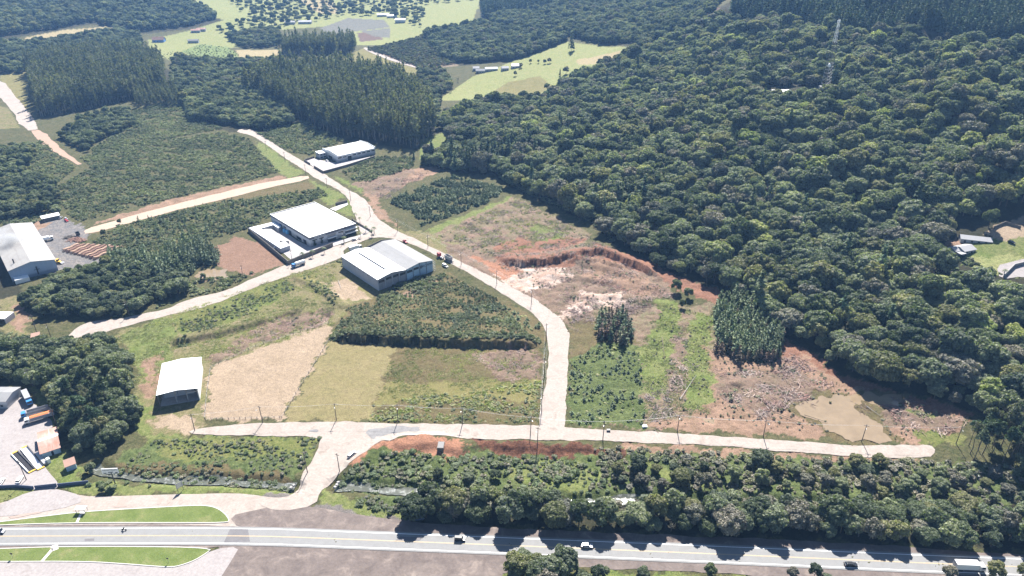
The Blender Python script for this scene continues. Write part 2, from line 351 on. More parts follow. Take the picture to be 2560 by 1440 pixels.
ZONES = [
 ('floor_and_shade',[(1060,380),(1110,290),(1240,250),(1350,245),(1460,190),(1600,125),(1700,85),(1830,0),(2000,-60),(3000,-60),(3000,500),(2800,900),(2700,1100),(2560,1080),(2440,1030),(2110,940),(1950,830),(1790,720),(1650,675),(1540,620),(1480,560),(1300,480),(1240,440),(1130,430),(1060,420)]),
 ('floor_and_shade',[(-300,-60),(420,-60),(560,50),(480,72),(360,85),(230,60),(100,85),(0,100),(-300,100)]),
 ('floor_and_shade',[(70,180),(100,300),(180,285),(330,250),(420,225),(450,260),(490,310),(560,330),(720,330),(740,300),(820,345),(930,360),(1040,375),(1095,335),(1060,250),(1000,200),(830,180),(700,180),(590,200),(430,180),(380,150),(250,140),(120,150)]),
 ('floor_and_shade',[(1060,80),(1200,60),(1200,-40),(1830,-40),(1700,85),(1590,122),(1420,95),(1300,150),(1150,165),(1060,110)]),
 ('pasture',[(400,-30),(1210,-30),(1180,60),(980,112),(890,112),(880,60),(700,75),(640,110),(380,150),(370,100),(480,75),(560,50)]),
 ('tan',[(60,95),(160,75),(300,62),(310,68),(200,88),(150,105),(80,108)]),
 ('pasture',[(1100,245),(1180,192),(1290,150),(1420,105),(1480,112),(1590,125),(1470,180),(1370,235),(1210,250),(1110,252)]),
 ('dry',[(1270,205),(1350,190),(1380,215),(1340,240),(1240,248),(1220,235)]), ('tan',[(1440,150),(1500,138),(1580,125),(1590,127),(1500,160),(1445,162)]),
 ('pasture',[(380,100),(440,85),(540,95),(600,140),(610,150),(480,155),(420,150),(390,130)]), ('vine',[(455,128),(500,110),(570,118),(600,140),(500,150)]), ('tan',[(590,125),(700,125),(705,150),(600,155)]),
 ('pasture',[(510,75),(600,50),(700,45),(690,75),(600,85),(520,90)]), ('pasture',[(640,10),(800,0),(850,40),(780,60),(640,60)]), ('tan',[(750,0),(830,0),(850,35),(800,35)]), ('pasture',[(410,0),(560,0),(640,40),(560,50),(500,35),(420,40)]),
 ('greyfield',[(800,70),(870,45),(960,50),(975,68),(890,78),(820,85)]), ('plough',[(893,82),(930,80),(960,98),(900,105)]), ('greyfield',[(900,78),(975,70),(975,95),(940,92)]),
 ('pasture',[(1060,30),(1180,0),(1200,20),(1130,35),(1070,40)]), ('plough',[(1640,28),(1800,20),(1790,32),(1650,42)]), ('bright',[(1545,72),(1660,58),(1668,66),(1560,84)]), ('dry',[(850,150),(915,118),(1040,165),(1060,190),(960,180)]),
 ('debrisgreen',[(910,125),(1060,85),(1130,105),(1145,165),(1050,170)]),
 ('scrub',[(140,465),(330,355),(560,325),(640,345),(740,430),(560,470),(330,525),(200,560)]),
 ('bright',[(640,350),(690,380),(760,435),(720,445),(690,430),(650,380)]), ('bright',[(770,450),(830,470),(860,495),(820,515),(770,470)]), ('bright',[(830,440),(870,450),(930,490),(900,480)]),
 ('brown',[(560,480),(770,455),(800,470),(520,510),(330,560),(215,590),(330,540)]), ('pink',[(230,560),(420,500),(560,468),(700,440),(720,448),(480,505),(300,550)]),
 ('pink',[(910,480),(1000,425),(1090,415),(1100,430),(990,470),(940,500),(960,530),(1000,570),(940,545)]), ('debris',[(880,460),(960,440),(1040,420),(1000,470),(930,495)]),
 ('scrub',[(960,500),(1130,440),(1270,470),(1250,500),(1060,570),(1030,540)]), ('mixed',[(985,570),(1100,588),(1180,620),(1290,650),(1340,765),(1240,707),(1140,657),(1060,617)]), ('bright',[(1060,575),(1180,530),(1280,490),(1300,500),(1170,560),(1090,590)]),
 ('debrisgreen',[(1080,585),(1290,492),(1480,590),(1440,625),(1290,640),(1180,620)]), ('red',[(1270,600),(1420,590),(1470,600),(1400,635),(1280,650),(1230,625)]), ('bright',[(1330,560),(1420,580),(1400,600),(1320,600)]),
 ('debris',[(1100,600),(1200,630),(1290,645),(1480,620),(1640,680),(1700,740),(1500,760),(1430,840),(1400,790),(1330,750),(1240,700),(1140,650)]),
 ('white',[(1230,680),(1290,660),(1400,660),(1440,690),(1380,720),(1320,730),(1260,710)]), ('orange',[(1170,640),(1250,655),(1300,680),(1260,700)]), ('pink',[(1500,640),(1600,690),(1680,740),(1560,735),(1450,690)]),
 ('white',[(1450,730),(1560,735),(1560,770),(1460,780),(1410,800),(1400,780)]), ('red',[(1240,640),(1380,645),(1500,620),(1640,660),(1660,690),(1560,670),(1490,650),(1390,670),(1260,665)]),
 ('red',[(1640,670),(1790,722),(1950,832),(2110,942),(2440,1035),(2430,1060),(2100,985),(1930,880),(1780,760),(1650,700)]),
 ('debrisgreen',[(1425,850),(1500,770),(1640,760),(1780,760),(1790,870),(1760,1020),(1620,1075),(1420,1060)]), ('brown',[(1425,800),(1500,790),(1600,860),(1500,880),(1425,900)]),
 ('lush',[(1425,900),(1520,850),(1600,870),(1615,1070),(1420,1060)]), ('bright',[(1640,750),(1700,755),(1700,830),(1680,930),(1650,1000),(1610,980),(1600,870),(1650,800)]), ('bright',[(1740,775),(1785,790),(1770,900),(1790,960),(1770,1040),(1720,1020),(1700,940),(1715,850)]),
 ('debris',[(1690,830),(1715,830),(1710,960),(1670,960)]),
 ('pink',[(1760,860),(1850,905),(1940,905),(2000,880),(2120,965),(2440,1050),(2300,1110),(1900,1085),(1640,1075),(1620,1060),(1760,1030),(1790,960)]), ('debris',[(1790,930),(1960,920),(2080,980),(2000,1010),(1900,1040),(1800,1000)]), ('debris',[(2180,985),(2420,1050),(2350,1075),(2200,1060)]), ('brown',[(1965,1015),(2050,980),(2260,978),(2270,1020),(2190,1030),(2260,1100),(2190,1112),(2100,1106),(1990,1045)]), ('bright',[(2270,1020),(2340,1030),(2330,1045),(2280,1040)]), ('grass',[(2290,1080),(2400,1080),(2420,1110),(2300,1115)]),
 ('mixed',[(280,840),(420,785),(740,675),(860,650),(1000,740),(900,760),(830,820),(520,915),(510,1055),(480,1085),(380,1095),(345,1000),(350,930)]),
 ('floor_and_shade',[(826,850),(1000,860),(1200,867),(1354,869),(1352,876),(1200,874),(1000,868),(826,858)]), ('bright',[(290,850),(400,790),(440,800),(420,900),(365,960),(350,930)]), ('bright',[(330,990),(370,1010),(390,1090),(480,1090),(800,1090),(805,1100),(370,1110),(330,1050)]), ('grass',[(430,790),(700,695),(740,720),(600,800),(450,840)]), ('debris',[(520,900),(680,790),(830,770),(825,805),(640,860),(530,915)]), ('bright',[(560,760),(660,740),(700,750),(560,800)]),  # first strip: shade of the scarp face painted into the soil colour
 ('dry',[(745,690),(840,655),(940,745),(860,750)]), ('pale',[(850,690),(930,745),(890,755),(830,740),(790,700)]), ('mixed',[(770,680),(850,655),(880,690),(800,710)]),
 ('pale',[(525,918),(825,805),(822,850),(700,1050),(510,1052)]), ('mown',[(822,856),(990,866),(922,1055),(705,1052)]), ('brown',[(990,866),(1360,860),(1345,1060),(922,1055)]), ('debris',[(1180,880),(1350,870),(1350,950),(1250,960)]), ('dry',[(960,960),(1340,950),(1345,1000),(940,1010)]),
 ('brown',[(820,850),(870,770),(1000,715),(1110,680),(1370,810),(1365,862)]), ('pink',[(980,745),(1060,700),(1090,700),(1000,760)]),
 ('dirt',[(515,630),(590,593),(660,605),(715,660),(610,692),(545,665)]),
 ('pale',[(385,1045),(480,1035),(490,1080),(400,1075)]), ('pink',[(360,900),(400,880),(395,1000),(365,980)]),
 ('lush',[(245,1195),(330,1120),(380,1098),(800,1092),(745,1200),(400,1190)]), ('grass',[(380,1100),(800,1095),(780,1140),(400,1150)]), ('brown',[(290,1160),(500,1160),(735,1190),(735,1210),(520,1195),(260,1180)]),
 ('bright',[(80,1150),(150,1130),(205,1165),(225,1210),(420,1205),(640,1212),(735,1225),(715,1246),(500,1232),(270,1240),(150,1222),(120,1190)]), ('bright',[(-300,1222),(140,1214),(0,1262),(-300,1330)]), ('bright',[(75,965),(105,970),(150,1060),(125,1050),(90,1000)]),
 ('lush',[(850,1185),(960,1100),(1180,1130),(1500,1115),(2000,1140),(2330,1150),(2700,1180),(2700,1290),(2000,1250),(1500,1250),(1000,1225),(840,1215)]),
 ('floor_and_shade',[(1010,1310),(1040,1255),(1250,1240),(1700,1255),(2100,1250),(2700,1260),(2700,1400),(2560,1378),(2000,1348),(1700,1338),(1200,1312)]),
 ('bright',[(800,1225),(860,1245),(1010,1250),(1040,1290),(1010,1305),(900,1290),(790,1262)]), ('lush',[(900,1240),(1040,1245),(1030,1290),(960,1280)]),
 ('bright',[(1250,1150),(1450,1150),(1520,1200),(1450,1235),(1280,1200)]), ('bright',[(1600,1160),(1750,1190),(1790,1220),(1680,1210)]),
 ('orange',[(862,1176),(950,1096),(1135,1100),(1180,1138),(1110,1150),(1000,1125),(940,1120),(895,1170)]), ('darkred',[(1170,1100),(1480,1118),(1560,1125),(1560,1140),(1300,1142),(1190,1128)]), ('pink',[(1560,1110),(2300,1150),(2330,1155),(1800,1140),(1560,1128)]),
 ('grass',[(1250,1425),(3000,1470),(3000,1700),(1200,1700)]), ('bright',[(1440,1430),(1900,1450),(1900,1500),(1440,1480)]),
 ('bright',[(2350,640),(2400,610),(2470,595),(2580,600),(2600,690),(2500,695),(2390,650)]), ('pink',[(2330,620),(2390,590),(2400,600),(2350,650),(2335,655)]), ('pale',[(2460,580),(2500,560),(2560,545),(2650,560),(2620,610),(2500,600)]), ('pasture',[(2420,640),(2560,640),(2600,690),(2510,695),(2440,670)]),
 ('pasture',[(1890,228),(1990,232),(2060,222),(2080,235),(2010,252),(1930,245)]), ('bright',[(1050,350),(1110,330),(1130,370),(1050,400)]),
 ('mixed',[(0,720),(40,730),(70,800),(90,860),(0,860)]), ('pink',[(25,770),(55,760),(75,800),(60,830),(35,820)]), ('grass',[(90,855),(170,850),(175,870),(90,875)]),
 ('soot',[(70,565),(160,545),(205,570),(230,585),(190,610),(270,650),(210,690),(130,690)]), ('floor_and_shade',[(0,650),(60,700),(40,740),(-100,760),(-100,650)]), ('pink',[(75,560),(110,550),(130,560),(90,575)]),
 ('dry',[(0,185),(70,180),(75,200),(60,300),(30,230),(0,200)]), ('mixed',[(-100,240),(20,270),(50,320),(-100,330)]), ('bright',[(830,515),(880,500),(885,545),(860,540)]),
 ('greyd',[(580,1240),(740,1235),(790,1262),(1020,1305),(1040,1335),(600,1320)]),
]
def build_ground():
    ys = [90.0]
    while ys[-1] < 3500: y = ys[-1]; ys.append(y + max(0.85, 0.85 * (max(y, 1) / 300) ** 1.45))
    ys = np.array(ys); nx = 820; u = np.linspace(-1, 1, nx)
    hw = 0.74 * (ys * 0.883 + 98) + 90
    X = u[None, :] * hw[:, None]; Y = np.repeat(ys[:, None], nx, 1)
    x = X.ravel(); y = Y.ravel(); z = hgt(x, y)
    # small rough relief of rough ground
    A = np.tile(np.array(STY['scrub'][0]), (len(x), 1)); B = np.tile(np.array(STY['scrub'][1]), (len(x), 1))
    jx = x + 1.6*np.sin(y*0.31+x*0.13) + 0.9*np.sin(y*0.9+1.3*np.sin(x*0.41)) + RNG.normal(0, .45, len(x)); jy = y + 1.6*np.sin(x*0.27+1+y*0.11) + 0.9*np.sin(x*0.83+1.1*np.sin(y*0.5)) + RNG.normal(0, .45, len(x))
    rough = np.full(len(x), 0.15)
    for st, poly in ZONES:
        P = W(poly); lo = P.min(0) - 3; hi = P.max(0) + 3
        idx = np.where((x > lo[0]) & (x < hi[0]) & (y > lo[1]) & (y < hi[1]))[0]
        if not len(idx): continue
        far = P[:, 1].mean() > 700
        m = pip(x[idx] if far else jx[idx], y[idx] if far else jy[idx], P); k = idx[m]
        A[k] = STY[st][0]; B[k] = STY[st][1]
        rough[k] = {'debris': .45, 'debrisgreen': .4, 'red': .35, 'white': .4, 'pink': .25, 'orange': .3, 'darkred': .5, 'brown': .25, 'lush': .3}.get(st, .08)
    for P in FLAT:
        lo = P.min(0) - 1; hi = P.max(0) + 1; idx = np.where((x > lo[0]) & (x < hi[0]) & (y > lo[1]) & (y < hi[1]))[0]
        if len(idx): k = idx[pip(x[idx], y[idx], P)]; rough[k] = 0; z[k] -= .08
    def vnoise(cell):
        g_ = RNG.uniform(-1, 1, (int(1200 / cell) + 3, int(1000 / cell) + 3)); fx = np.clip((x + 600) / cell, 0, g_.shape[0] - 2.01); fy = np.clip((y - 90) / cell, 0, g_.shape[1] - 2.01); i_ = fx.astype(int); j_ = fy.astype(int); u_ = fx - i_; v_ = fy - j_; u_ = u_*u_*(3-2*u_); v_ = v_*v_*(3-2*v_)
        return g_[i_, j_]*(1-u_)*(1-v_) + g_[i_+1, j_]*u_*(1-v_) + g_[i_, j_+1]*(1-u_)*v_ + g_[i_+1, j_+1]*u_*v_
    z = z + np.clip(rough - .1, 0, 1) * (2.2 * vnoise(7.0) + 1.3 * vnoise(3.0)) * (y < 700)
    z = z + rough * np.clip(RNG.normal(0, .5, len(x)), -1, 1) * (y < 700)
    ny = len(ys); i = np.arange(ny - 1)[:, None] * nx + np.arange(nx - 1)[None, :]
    F = np.stack([i, i + 1, i + nx + 1, i + nx], -1).reshape(-1, 4)
    me = npmesh('ground', np.column_stack([x, y, z]), F, SOIL)
    for nme, arr in (('soil_a', A), ('soil_b', B)):
        at = me.attributes.new(nme, 'FLOAT_COLOR', 'POINT'); at.data.foreach_set('color', np.column_stack([arr, np.ones(len(arr))]).astype(np.float32).ravel())
    me.polygons.foreach_set('use_smooth', [True] * len(me.polygons))
    o = link('ground', me); o['kind'] = 'structure'
    # the ground goes on behind the drone and past the sides
    b = MB(); 
    for (x0, x1, y0, y1) in ((-900, 900, -700, 88),):
        b.add([(x0, y0, -1.0), (x1, y0, -1.0), (x1, y1, -1.0), (x0, y1, -1.0)], [(0, 1, 2, 3)])
    o2 = b.build('ground_outskirts', plain('field_soil', (.10,.12,.045), .9, .3, .05)); o2['kind'] = 'structure'

# ------------------------------------------------------------------ roads, pavements, water
sheet('gravel_road', [(1345,1100),(1345,1070),(1355,1000),(1367,930),(1372,870),(1364,822),(1338,788),(1280,750),(1185,690),(1120,655),(1060,622),(990,598),(940,592),(905,603),(860,622),(860,640),(830,655),(740,684),(640,717),(520,767),(400,792),(310,818),(270,828),(215,850),(180,857),(165,845),(190,818),(230,803),(300,797),(350,786),(410,774),(480,745),(560,730),(640,693),(720,660),(830,618),(880,604),(905,590),(893,555),(882,525),(868,492),(845,474),(790,447),(755,422),(700,387),(660,357),(625,337),(590,331),(600,322),(640,324),(690,363),(740,393),(800,428),(860,468),(902,490),(922,510),(942,545),(985,574),(1060,608),(1140,648),(1240,698),(1340,748),(1388,784),(1412,805),(1423,840),(1420,900),(1416,980),(1412,1100)], M_ROAD, 0.10, 2.0, 0.3)
sheet('gravel_road', [(470,1077),(520,1066),(700,1056),(830,1054),(1000,1058),(1180,1062),(1345,1064),(1415,1070),(1600,1079),(1800,1091),(2000,1104),(2150,1116),(2250,1114),(2325,1112),(2340,1128),(2320,1146),(2200,1146),(2000,1131),(1850,1119),(1650,1109),(1500,1101),(1380,1101),(1180,1098),(965,1097),(915,1132),(872,1166),(850,1182),(828,1207),(800,1232),(790,1262),(700,1280),(640,1260),(660,1241),(715,1246),(737,1226),(752,1190),(782,1150),(802,1112),(806,1092),(640,1090),(480,1088)], M_ROAD, 0.15, 1.8, 0.3)
sheet('gravel_road', [(205,575),(300,548),(420,515),(520,490),(620,465),(700,450),(768,438),(775,449),(680,467),(560,498),(450,523),(330,556),(215,588)], plain('dirt_track', (.33,.25,.195), .9, .15, .3), 0.1, 2.5, .3)
sheet('gravel_road', [(-40,195),(5,200),(40,240),(105,322),(60,328),(20,260),(-40,215)], M_ROAD, 0.15, 5, .4)
sheet('dirt_track', [(70,328),(105,324),(150,370),(205,410),(195,412),(130,378)], plain('red_track', (.28,.19,.14), .9, .15, .3), 0.15, 4, .5)
sheet('gravel_road', [(905,122),(915,118),(960,140),(1040,165),(1050,172),(1030,168),(950,143)], M_ROAD, 0.3, 6, .3)
sheet('access_road', [(-150,1290),(0,1262),(75,1228),(140,1222),(205,1240),(270,1241),(440,1236),(580,1232),(660,1240),(760,1262),(760,1318),(600,1318),(400,1310),(0,1318),(-150,1322)], M_ROAD, 0.08, 2.4, 0.1)
sheet('gravel_verge', [(570,1290),(640,1272),(740,1262),(800,1268),(900,1290),(1015,1305),(1100,1310),(1300,1322),(1700,1340),(2100,1356),(2750,1396),(2750,1420),(1280,1352),(900,1336),(600,1322)], M_DARK, 0.12, 2.6, 0.3)
sheet('gravel_verge', [(-150,1318),(300,1310),(600,1314),(600,1330),(-150,1330)], M_DARK, 0.13, 2.4, 0.1)
sheet('gravel_verge', [(-150,1350),(600,1350),(900,1362),(1280,1385),(2750,1440),(2750,1476),(1700,1430),(1260,1408),(1250,1520),(470,1520),(560,1440),(560,1366),(500,1372),(-150,1380)], M_DARK, 0.09, 2.6, 0.25)
sheet('paved_yard', [(-150,1402),(0,1404),(213,1403),(333,1412),(430,1420),(485,1404),(535,1372),(600,1366),(580,1400),(550,1450),(500,1540),(-150,1540)], M_YARD, 0.14, 2.4, 0.15)
sheet('paved_yard', [(-150,960),(10,965),(55,972),(70,1000),(100,1020),(140,1065),(110,1100),(100,1150),(122,1180),(150,1212),(140,1224),(75,1226),(80,1214),(-150,1220)], M_YARD, 0.10, 2.0, 0.1)
sheet('dirt_track', [(120,1225),(75,1228),(0,1262),(-60,1290),(60,1290),(200,1262),(205,1240),(150,1224)], M_YARD, 0.16, 2, .1)
sheet('rail_path', [(2490,665),(2530,655),(2640,640),(2640,720),(2560,690),(2500,700)], M_YARD, 0.2, 2.5, .1).name = 'driveway'
HWY = W([(-260,1343),(-100,1342),(0,1341.5),(300,1340),(640,1340),(907,1350.5),(1200,1361.5),(1650,1380),(1920,1391.5),(2560,1418),(2760,1426)])
strip('highway', HWY, 9.2, M_ASPH, 0.2)
def off(pl, d):
    P = smooth_poly(np.array(pl), 2, False); t = np.gradient(P, axis=0); n = np.stack([-t[:, 1], t[:, 0]], 1) / np.linalg.norm(t, axis=1)[:, None]; return P + n * d
for d in (3.62, -3.62): strip('road_line', off(HWY, d), 0.26, M_LINE, 0.225, sm=0)
for d in (0.14, -0.14): strip('road_line', off(HWY, d), 0.13, M_YEL, 0.225, sm=0)
# patched asphalt at the junction
for a in ([(575,1324),(620,1323),(625,1355),(560,1357)], [(212,1348),(236,1347),(236,1353),(212,1354)], [(1000,1342),(1060,1345),(1040,1358),(985,1355)]): sheet('asphalt_patch', a, M_TAR, 0.212, 2, 0, 0)
for i, a in enumerate(([(915,1078),(950,1070),(1010,1066),(1060,1072),(1000,1080),(950,1090),(930,1096)], [(990,1072),(1030,1068),(1050,1078),(1010,1082)], [(925,1090),(960,1086),(955,1096),(930,1098)], [(760,1078),(800,1075),(790,1084)])): sheet('asphalt_patch', a, plain('worn_asphalt_%d' % i, (.17,.165,.165), .85, .3, .5), 0.20 + .006*i, 1.2, .4)
for a in ([(300,1245),(316,1247),(310,1262),(322,1268),(280,1270),(298,1260)], [(398,1240),(412,1244),(405,1256),(395,1264),(392,1255)], [(425,1238),(431,1238),(420,1262),(412,1266)], [(20,1292),(60,1285),(110,1280),(80,1290),(30,1297)]): sheet('damp_patch', a, plain('damp_soil', (.27,.21,.18), .6, .15, .6) if 'damp_soil' not in MATS else MATS['damp_soil'], 0.17, 1.2, .3)
def lawnmat():
    m, nt, b = newmat('lawn'); p = geo_pos(nt)
    n1 = noise(nt, 0.16, 6, .65, p, .5); n2 = noise(nt, 2.5, 3, .7, p)
    c = ramp(nt, n1, [(.35, (.085,.115,.032)), (.55, (.112,.138,.046)), (.72, (.16,.158,.072))])
    c = mix(nt, 1.0, c, ramp(nt, n2, [(.3, (.75,)*3), (.7, (1.25,)*3)]), 'MULTIPLY')
    nt.links.new(c, b.inputs['Base Color']); b.inputs['Roughness'].default_value = .95; b.inputs['Specular IOR Level'].default_value = .1; bump(nt, b, n2, .6, .2); return m
LAWN = lawnmat()
ISL1 = [(-150,1323),(0,1306),(100,1293),(200,1281),(330,1273),(420,1268),(500,1264),(530,1267),(550,1275),(566,1289),(573,1300),(570,1308),(400,1307.5),(200,1307.5),(0,1313)]
ISL2 = [(-150,1376),(0,1373),(127,1368),(300,1367),(533,1370),(515,1385),(485,1403),(450,1415),(427,1419),(380,1416),(333,1412),(213,1404),(0,1405),(-150,1404)]
for nm, I in (('lawn_island', ISL1), ('lawn_island', ISL2)):
    P = W(I); sheet(nm, None, LAWN, 0.26, 2, 0, 1, wpts=P)
    strip('kerb', np.vstack([P, P[:1]]), 0.3, M_KERB, 0.1, 2, None, 2, 'structure', 0.22)
def slabpath(px, wd, name='concrete_path'): strip(name, W(px), wd, M_KERB, 0.31, 1.0, None, 0)
slabpath([(193,1307),(203,1285)], 1.0); slabpath([(200,1284.5),(213,1280)], 2.6); slabpath([(106,1404),(118,1390),(135,1370)], 1.2); slabpath([(128,1374),(146,1367)], 3.0)
# river and ponds
M_RIV = watermat('river_water', (.09,.095,.075), .06, 3.5, .35, .35, .2); M_MUD = watermat('muddy_water', (.225,.17,.11), .08, .5, .06, .4)
for rp_, wd_ in ((RIVER_A, 4.2), (RIVER_B, 5.2)):
    P = resample(smooth_poly(W(rp_), 2, False), 2.0, False); t = np.gradient(P, axis=0); n_ = np.stack([-t[:, 1], t[:, 0]], 1) / np.linalg.norm(t, axis=1)[:, None]; k_ = np.arange(len(P))
    wl_ = wd_ / 2 + .7 * np.sin(k_ * .37) + .5 * np.sin(k_ * .83 + 1); wr_ = wd_ / 2 + .7 * np.sin(k_ * .29 + 2) + .5 * np.sin(k_ * .71)
    sheet('river', None, M_RIV, .5, 1.6, .3, 0, wpts=np.vstack([P + n_ * wl_[:, None], (P - n_ * wr_[:, None])[::-1]]))
def pond(px, nm, z=.12):
    sheet(nm, px, M_MUD, .05, 1.3, 1.3, 1)
pond([(1985,1015),(2060,990),(2130,985),(2160,1010),(2130,1025),(2200,1060),(2230,1095),(2190,1103),(2110,1098),(2060,1065),(2010,1035)], 'muddy_pond', .55)
pond([(2130,985),(2240,985),(2245,1015),(2200,1012)], 'muddy_pond', .5); pond([(482,690),(500,675),(555,670),(578,688),(560,700),(490,705)], 'muddy_pond', .3)
pond([(1740,1052),(1780,1045),(1775,1058)], 'muddy_pond', .5)
pond([(1165,1398),(1250,1402),(1248,1416),(1200,1418),(1225,1410)], 'puddle', .16)
# ------------------------------------------------------------------ vegetation
def rdir(n, up=-1.0):
    v = RNG.normal(0, 1, (n, 3)); v /= np.linalg.norm(v, axis=1)[:, None]; v[:, 2] = np.where(v[:, 2] < up, -v[:, 2], v[:, 2]); return v
def cards(C, Nn, size, aspect=1.0):
    n = len(C); t = RNG.normal(0, 1, (n, 3)); t -= Nn * (t * Nn).sum(1)[:, None]; t /= np.linalg.norm(t, axis=1)[:, None]; b = np.cross(Nn, t)
    s = (size * RNG.uniform(.6, 1.35, n))[:, None]
    q = [C + (t*a*aspect + b*c) * s * RNG.uniform(.35, .65, n)[:, None] for a, c in ((-1,-1),(1,-1),(1,1),(-1,1))]
    V = np.stack(q, 1).reshape(-1, 3); return V, np.arange(4 * n).reshape(-1, 4)
def norm(v): return v / (np.linalg.norm(v, axis=1)[:, None] + 1e-9)
def join(parts):
    V = []; F = []; k = 0
    for v, f in parts: V.append(v); F.append(f + k); k += len(v)
    return np.concatenate(V), np.concatenate(F)
def lobes_crown(lobes, n_per, size, tilt=.55, up=-.45):
    parts = []
    for (cx, cy, cz, rx, rz) in lobes:
        n = max(10, int(n_per * rx * rx)); d = rdir(n, up); r = RNG.uniform(.78, 1.06, n)[:, None]
        C = np.array([cx, cy, cz]) + d * r * np.array([rx, rx, rz]); Nn = norm(d / np.array([rx, rx, rz]) + RNG.normal(0, tilt / rx, (n, 3)))
        parts.append(cards(C, Nn, size))
        # inner leaves so the lobe is not hollow
        m = n // 3; d = rdir(m); C = np.array([cx, cy, cz]) + d * RNG.uniform(.2, .7, m)[:, None] * np.array([rx, rx, rz]); parts.append(cards(C, rdir(m), size * 1.5))
    return join(parts)
def broadleaf_crown(h, r, nl, n_per, size, seed, flat=.8):
    rr = random.Random(seed); L = []
    for i in range(nl):
        a = i * 2.4 + rr.uniform(-.4, .4); q = math.sqrt((i + .5) / nl) * r * .78; z = h * .78 - (q / r) ** 2 * h * .22 + rr.uniform(-.06, .06) * h
        lr = r * rr.uniform(.30, .48) * (9 / nl) ** .35; L.append((q*math.cos(a), q*math.sin(a), z, lr, lr * flat))
    for i in range(nl // 2):
        a = rr.uniform(0, 6.28); q = r * rr.uniform(.5, .75); lr = r * rr.uniform(.3, .42); L.append((q*math.cos(a), q*math.sin(a), h * rr.uniform(.38, .52), lr, lr))
    return lobes_crown(L, n_per, size)
def cone_crown(h, z0, r, layers, per, size, droop=.35, seed=0, power=1.0):
    parts = []; rr = random.Random(seed)
    for i in range(layers):
        f = i / (layers - 1); z = z0 + (h - z0) * f; rad = r * (1 - f) ** power + .25; nb = max(3, int(per * (1 - f * .6)))
        for k in range(nb):
            a = rr.uniform(0, 6.28); L = rad * rr.uniform(.7, 1.1); m = max(3, int(L / size * 2.2)); t = np.linspace(.2, 1, m)[:, None]
            dirv = np.array([math.cos(a), math.sin(a), -droop]); C = np.array([0, 0, z]) + dirv * t * L + RNG.normal(0, size * .22, (m, 3))
            Nn = norm(np.array([math.cos(a) * .5, math.sin(a) * .5, 1.0]) + RNG.normal(0, .5, (m, 3))); parts.append(cards(C, Nn, size, 1.3))
    return join(parts)
def tall_crown(h, z0, r, n, size, seed):
    rr = random.Random(seed); L = []
    for i in range(n):
        f = (i + .5) / n; z = z0 + (h - z0) * f; q = r * .45 * (1 - f * .7); a = i * 2.4; lr = r * (.62 - .36 * f) * rr.uniform(.85, 1.2); L.append((q*math.cos(a), q*math.sin(a), z, lr, lr * 1.25))
    return lobes_crown(L, 9, size, .7, -.8)
def bare_crown(h, r, n, seed):
    rr = random.Random(seed); b = MB()
    for i in range(n):
        a = rr.uniform(0, 6.28); e = rr.uniform(.15, 1.1); L = r * rr.uniform(.6, 1.15); z = h * rr.uniform(.3, .55)
        p1 = Vector((math.cos(a) * math.cos(e) * L, math.sin(a) * math.cos(e) * L, z + math.sin(e) * L * 1.3)); b.cyl((0, 0, z), p1, .07, .02, 3)
        for k in range(6):
            t = rr.uniform(.35, 1); q = Vector((0, 0, z)).lerp(p1, t); d = Vector((rr.gauss(0, 1), rr.gauss(0, 1), rr.gauss(.6, .8))).normalized() * r * .4; b.cyl(q, q + d, .035, .012, 3)
    V = np.array(b.v); tri = []
    for f in b.f:
        if len(f) == 4: tri.append(f)
        else: tri.append((f[0], f[1], f[2], f[2]))
    F = np.array([f for f in tri if len(set(f)) == 4]); c = lobes_crown([(0, 0, h * .68, r * .8, h * .26)], 6, .3, 1.4); return join([(V, F), c])
def trunk_mesh(h, r, limbs, seed, lean=.02):
    rr = random.Random(seed); b = MB(); p = Vector((0, 0, -.4)); n = 4
    for i in range(n):
        q = Vector((rr.uniform(-1, 1) * lean * h, rr.uniform(-1, 1) * lean * h, h * (i + 1) / n)); b.cyl(p, q, r * (1 - i / n * .75), r * (1 - (i + 1) / n * .75), 6); p = q
    for i in range(limbs):
        a = rr.uniform(0, 6.28); z = h * rr.uniform(.45, .9); L = h * rr.uniform(.22, .38); b.cyl((0, 0, z), (math.cos(a) * L, math.sin(a) * L, z + L * .7), r * .45, r * .12, 5)
    return mkmesh('trunk', b.v, b.f, BARK)
BARK = plain('bark', (.14,.115,.09), .9, .3, 2); BARKP = plain('pale_bark', (.30,.26,.22), .85, .25, 2)
L_DARK = leafmat('dark_green_leaves', [(.036,.050,.026),(.056,.072,.034),(.046,.060,.040)])
L_GREEN = leafmat('grey_green_leaves', [(.076,.092,.054),(.108,.122,.066),(.090,.106,.070)])
L_OLIVE = leafmat('olive_leaves', [(.092,.094,.040),(.118,.114,.05),(.082,.094,.036)])
L_GREY = leafmat('grey_brown_leaves', [(.096,.088,.066),(.084,.084,.062),(.108,.096,.072)], .2)
L_LIME = leafmat('lime_leaves', [(.12,.145,.035),(.14,.155,.05),(.155,.16,.06)])
L_EUC = leafmat('eucalyptus_leaves', [(.052,.060,.034),(.074,.076,.042),(.060,.070,.044)], .3, .35, .7)
L_PINE = leafmat('pine_needles', [(.028,.052,.026),(.038,.064,.03),(.045,.06,.028)], .15, .35, .9)
L_YPINE = leafmat('young_pine_needles', [(.070,.100,.046),(.088,.112,.054),(.062,.094,.046)], .15)
L_RUST = leafmat('rusty_needles', [(.115,.07,.05),(.095,.065,.045),(.075,.07,.04)], .1)
L_BUSH = leafmat('bush_leaves', [(.095,.112,.056),(.122,.132,.07),(.112,.122,.076),(.088,.108,.05),(.138,.134,.084)])
L_LUSH = leafmat('lush_leaves', [(.056,.082,.032),(.076,.102,.038),(.068,.09,.042),(.09,.105,.05)])
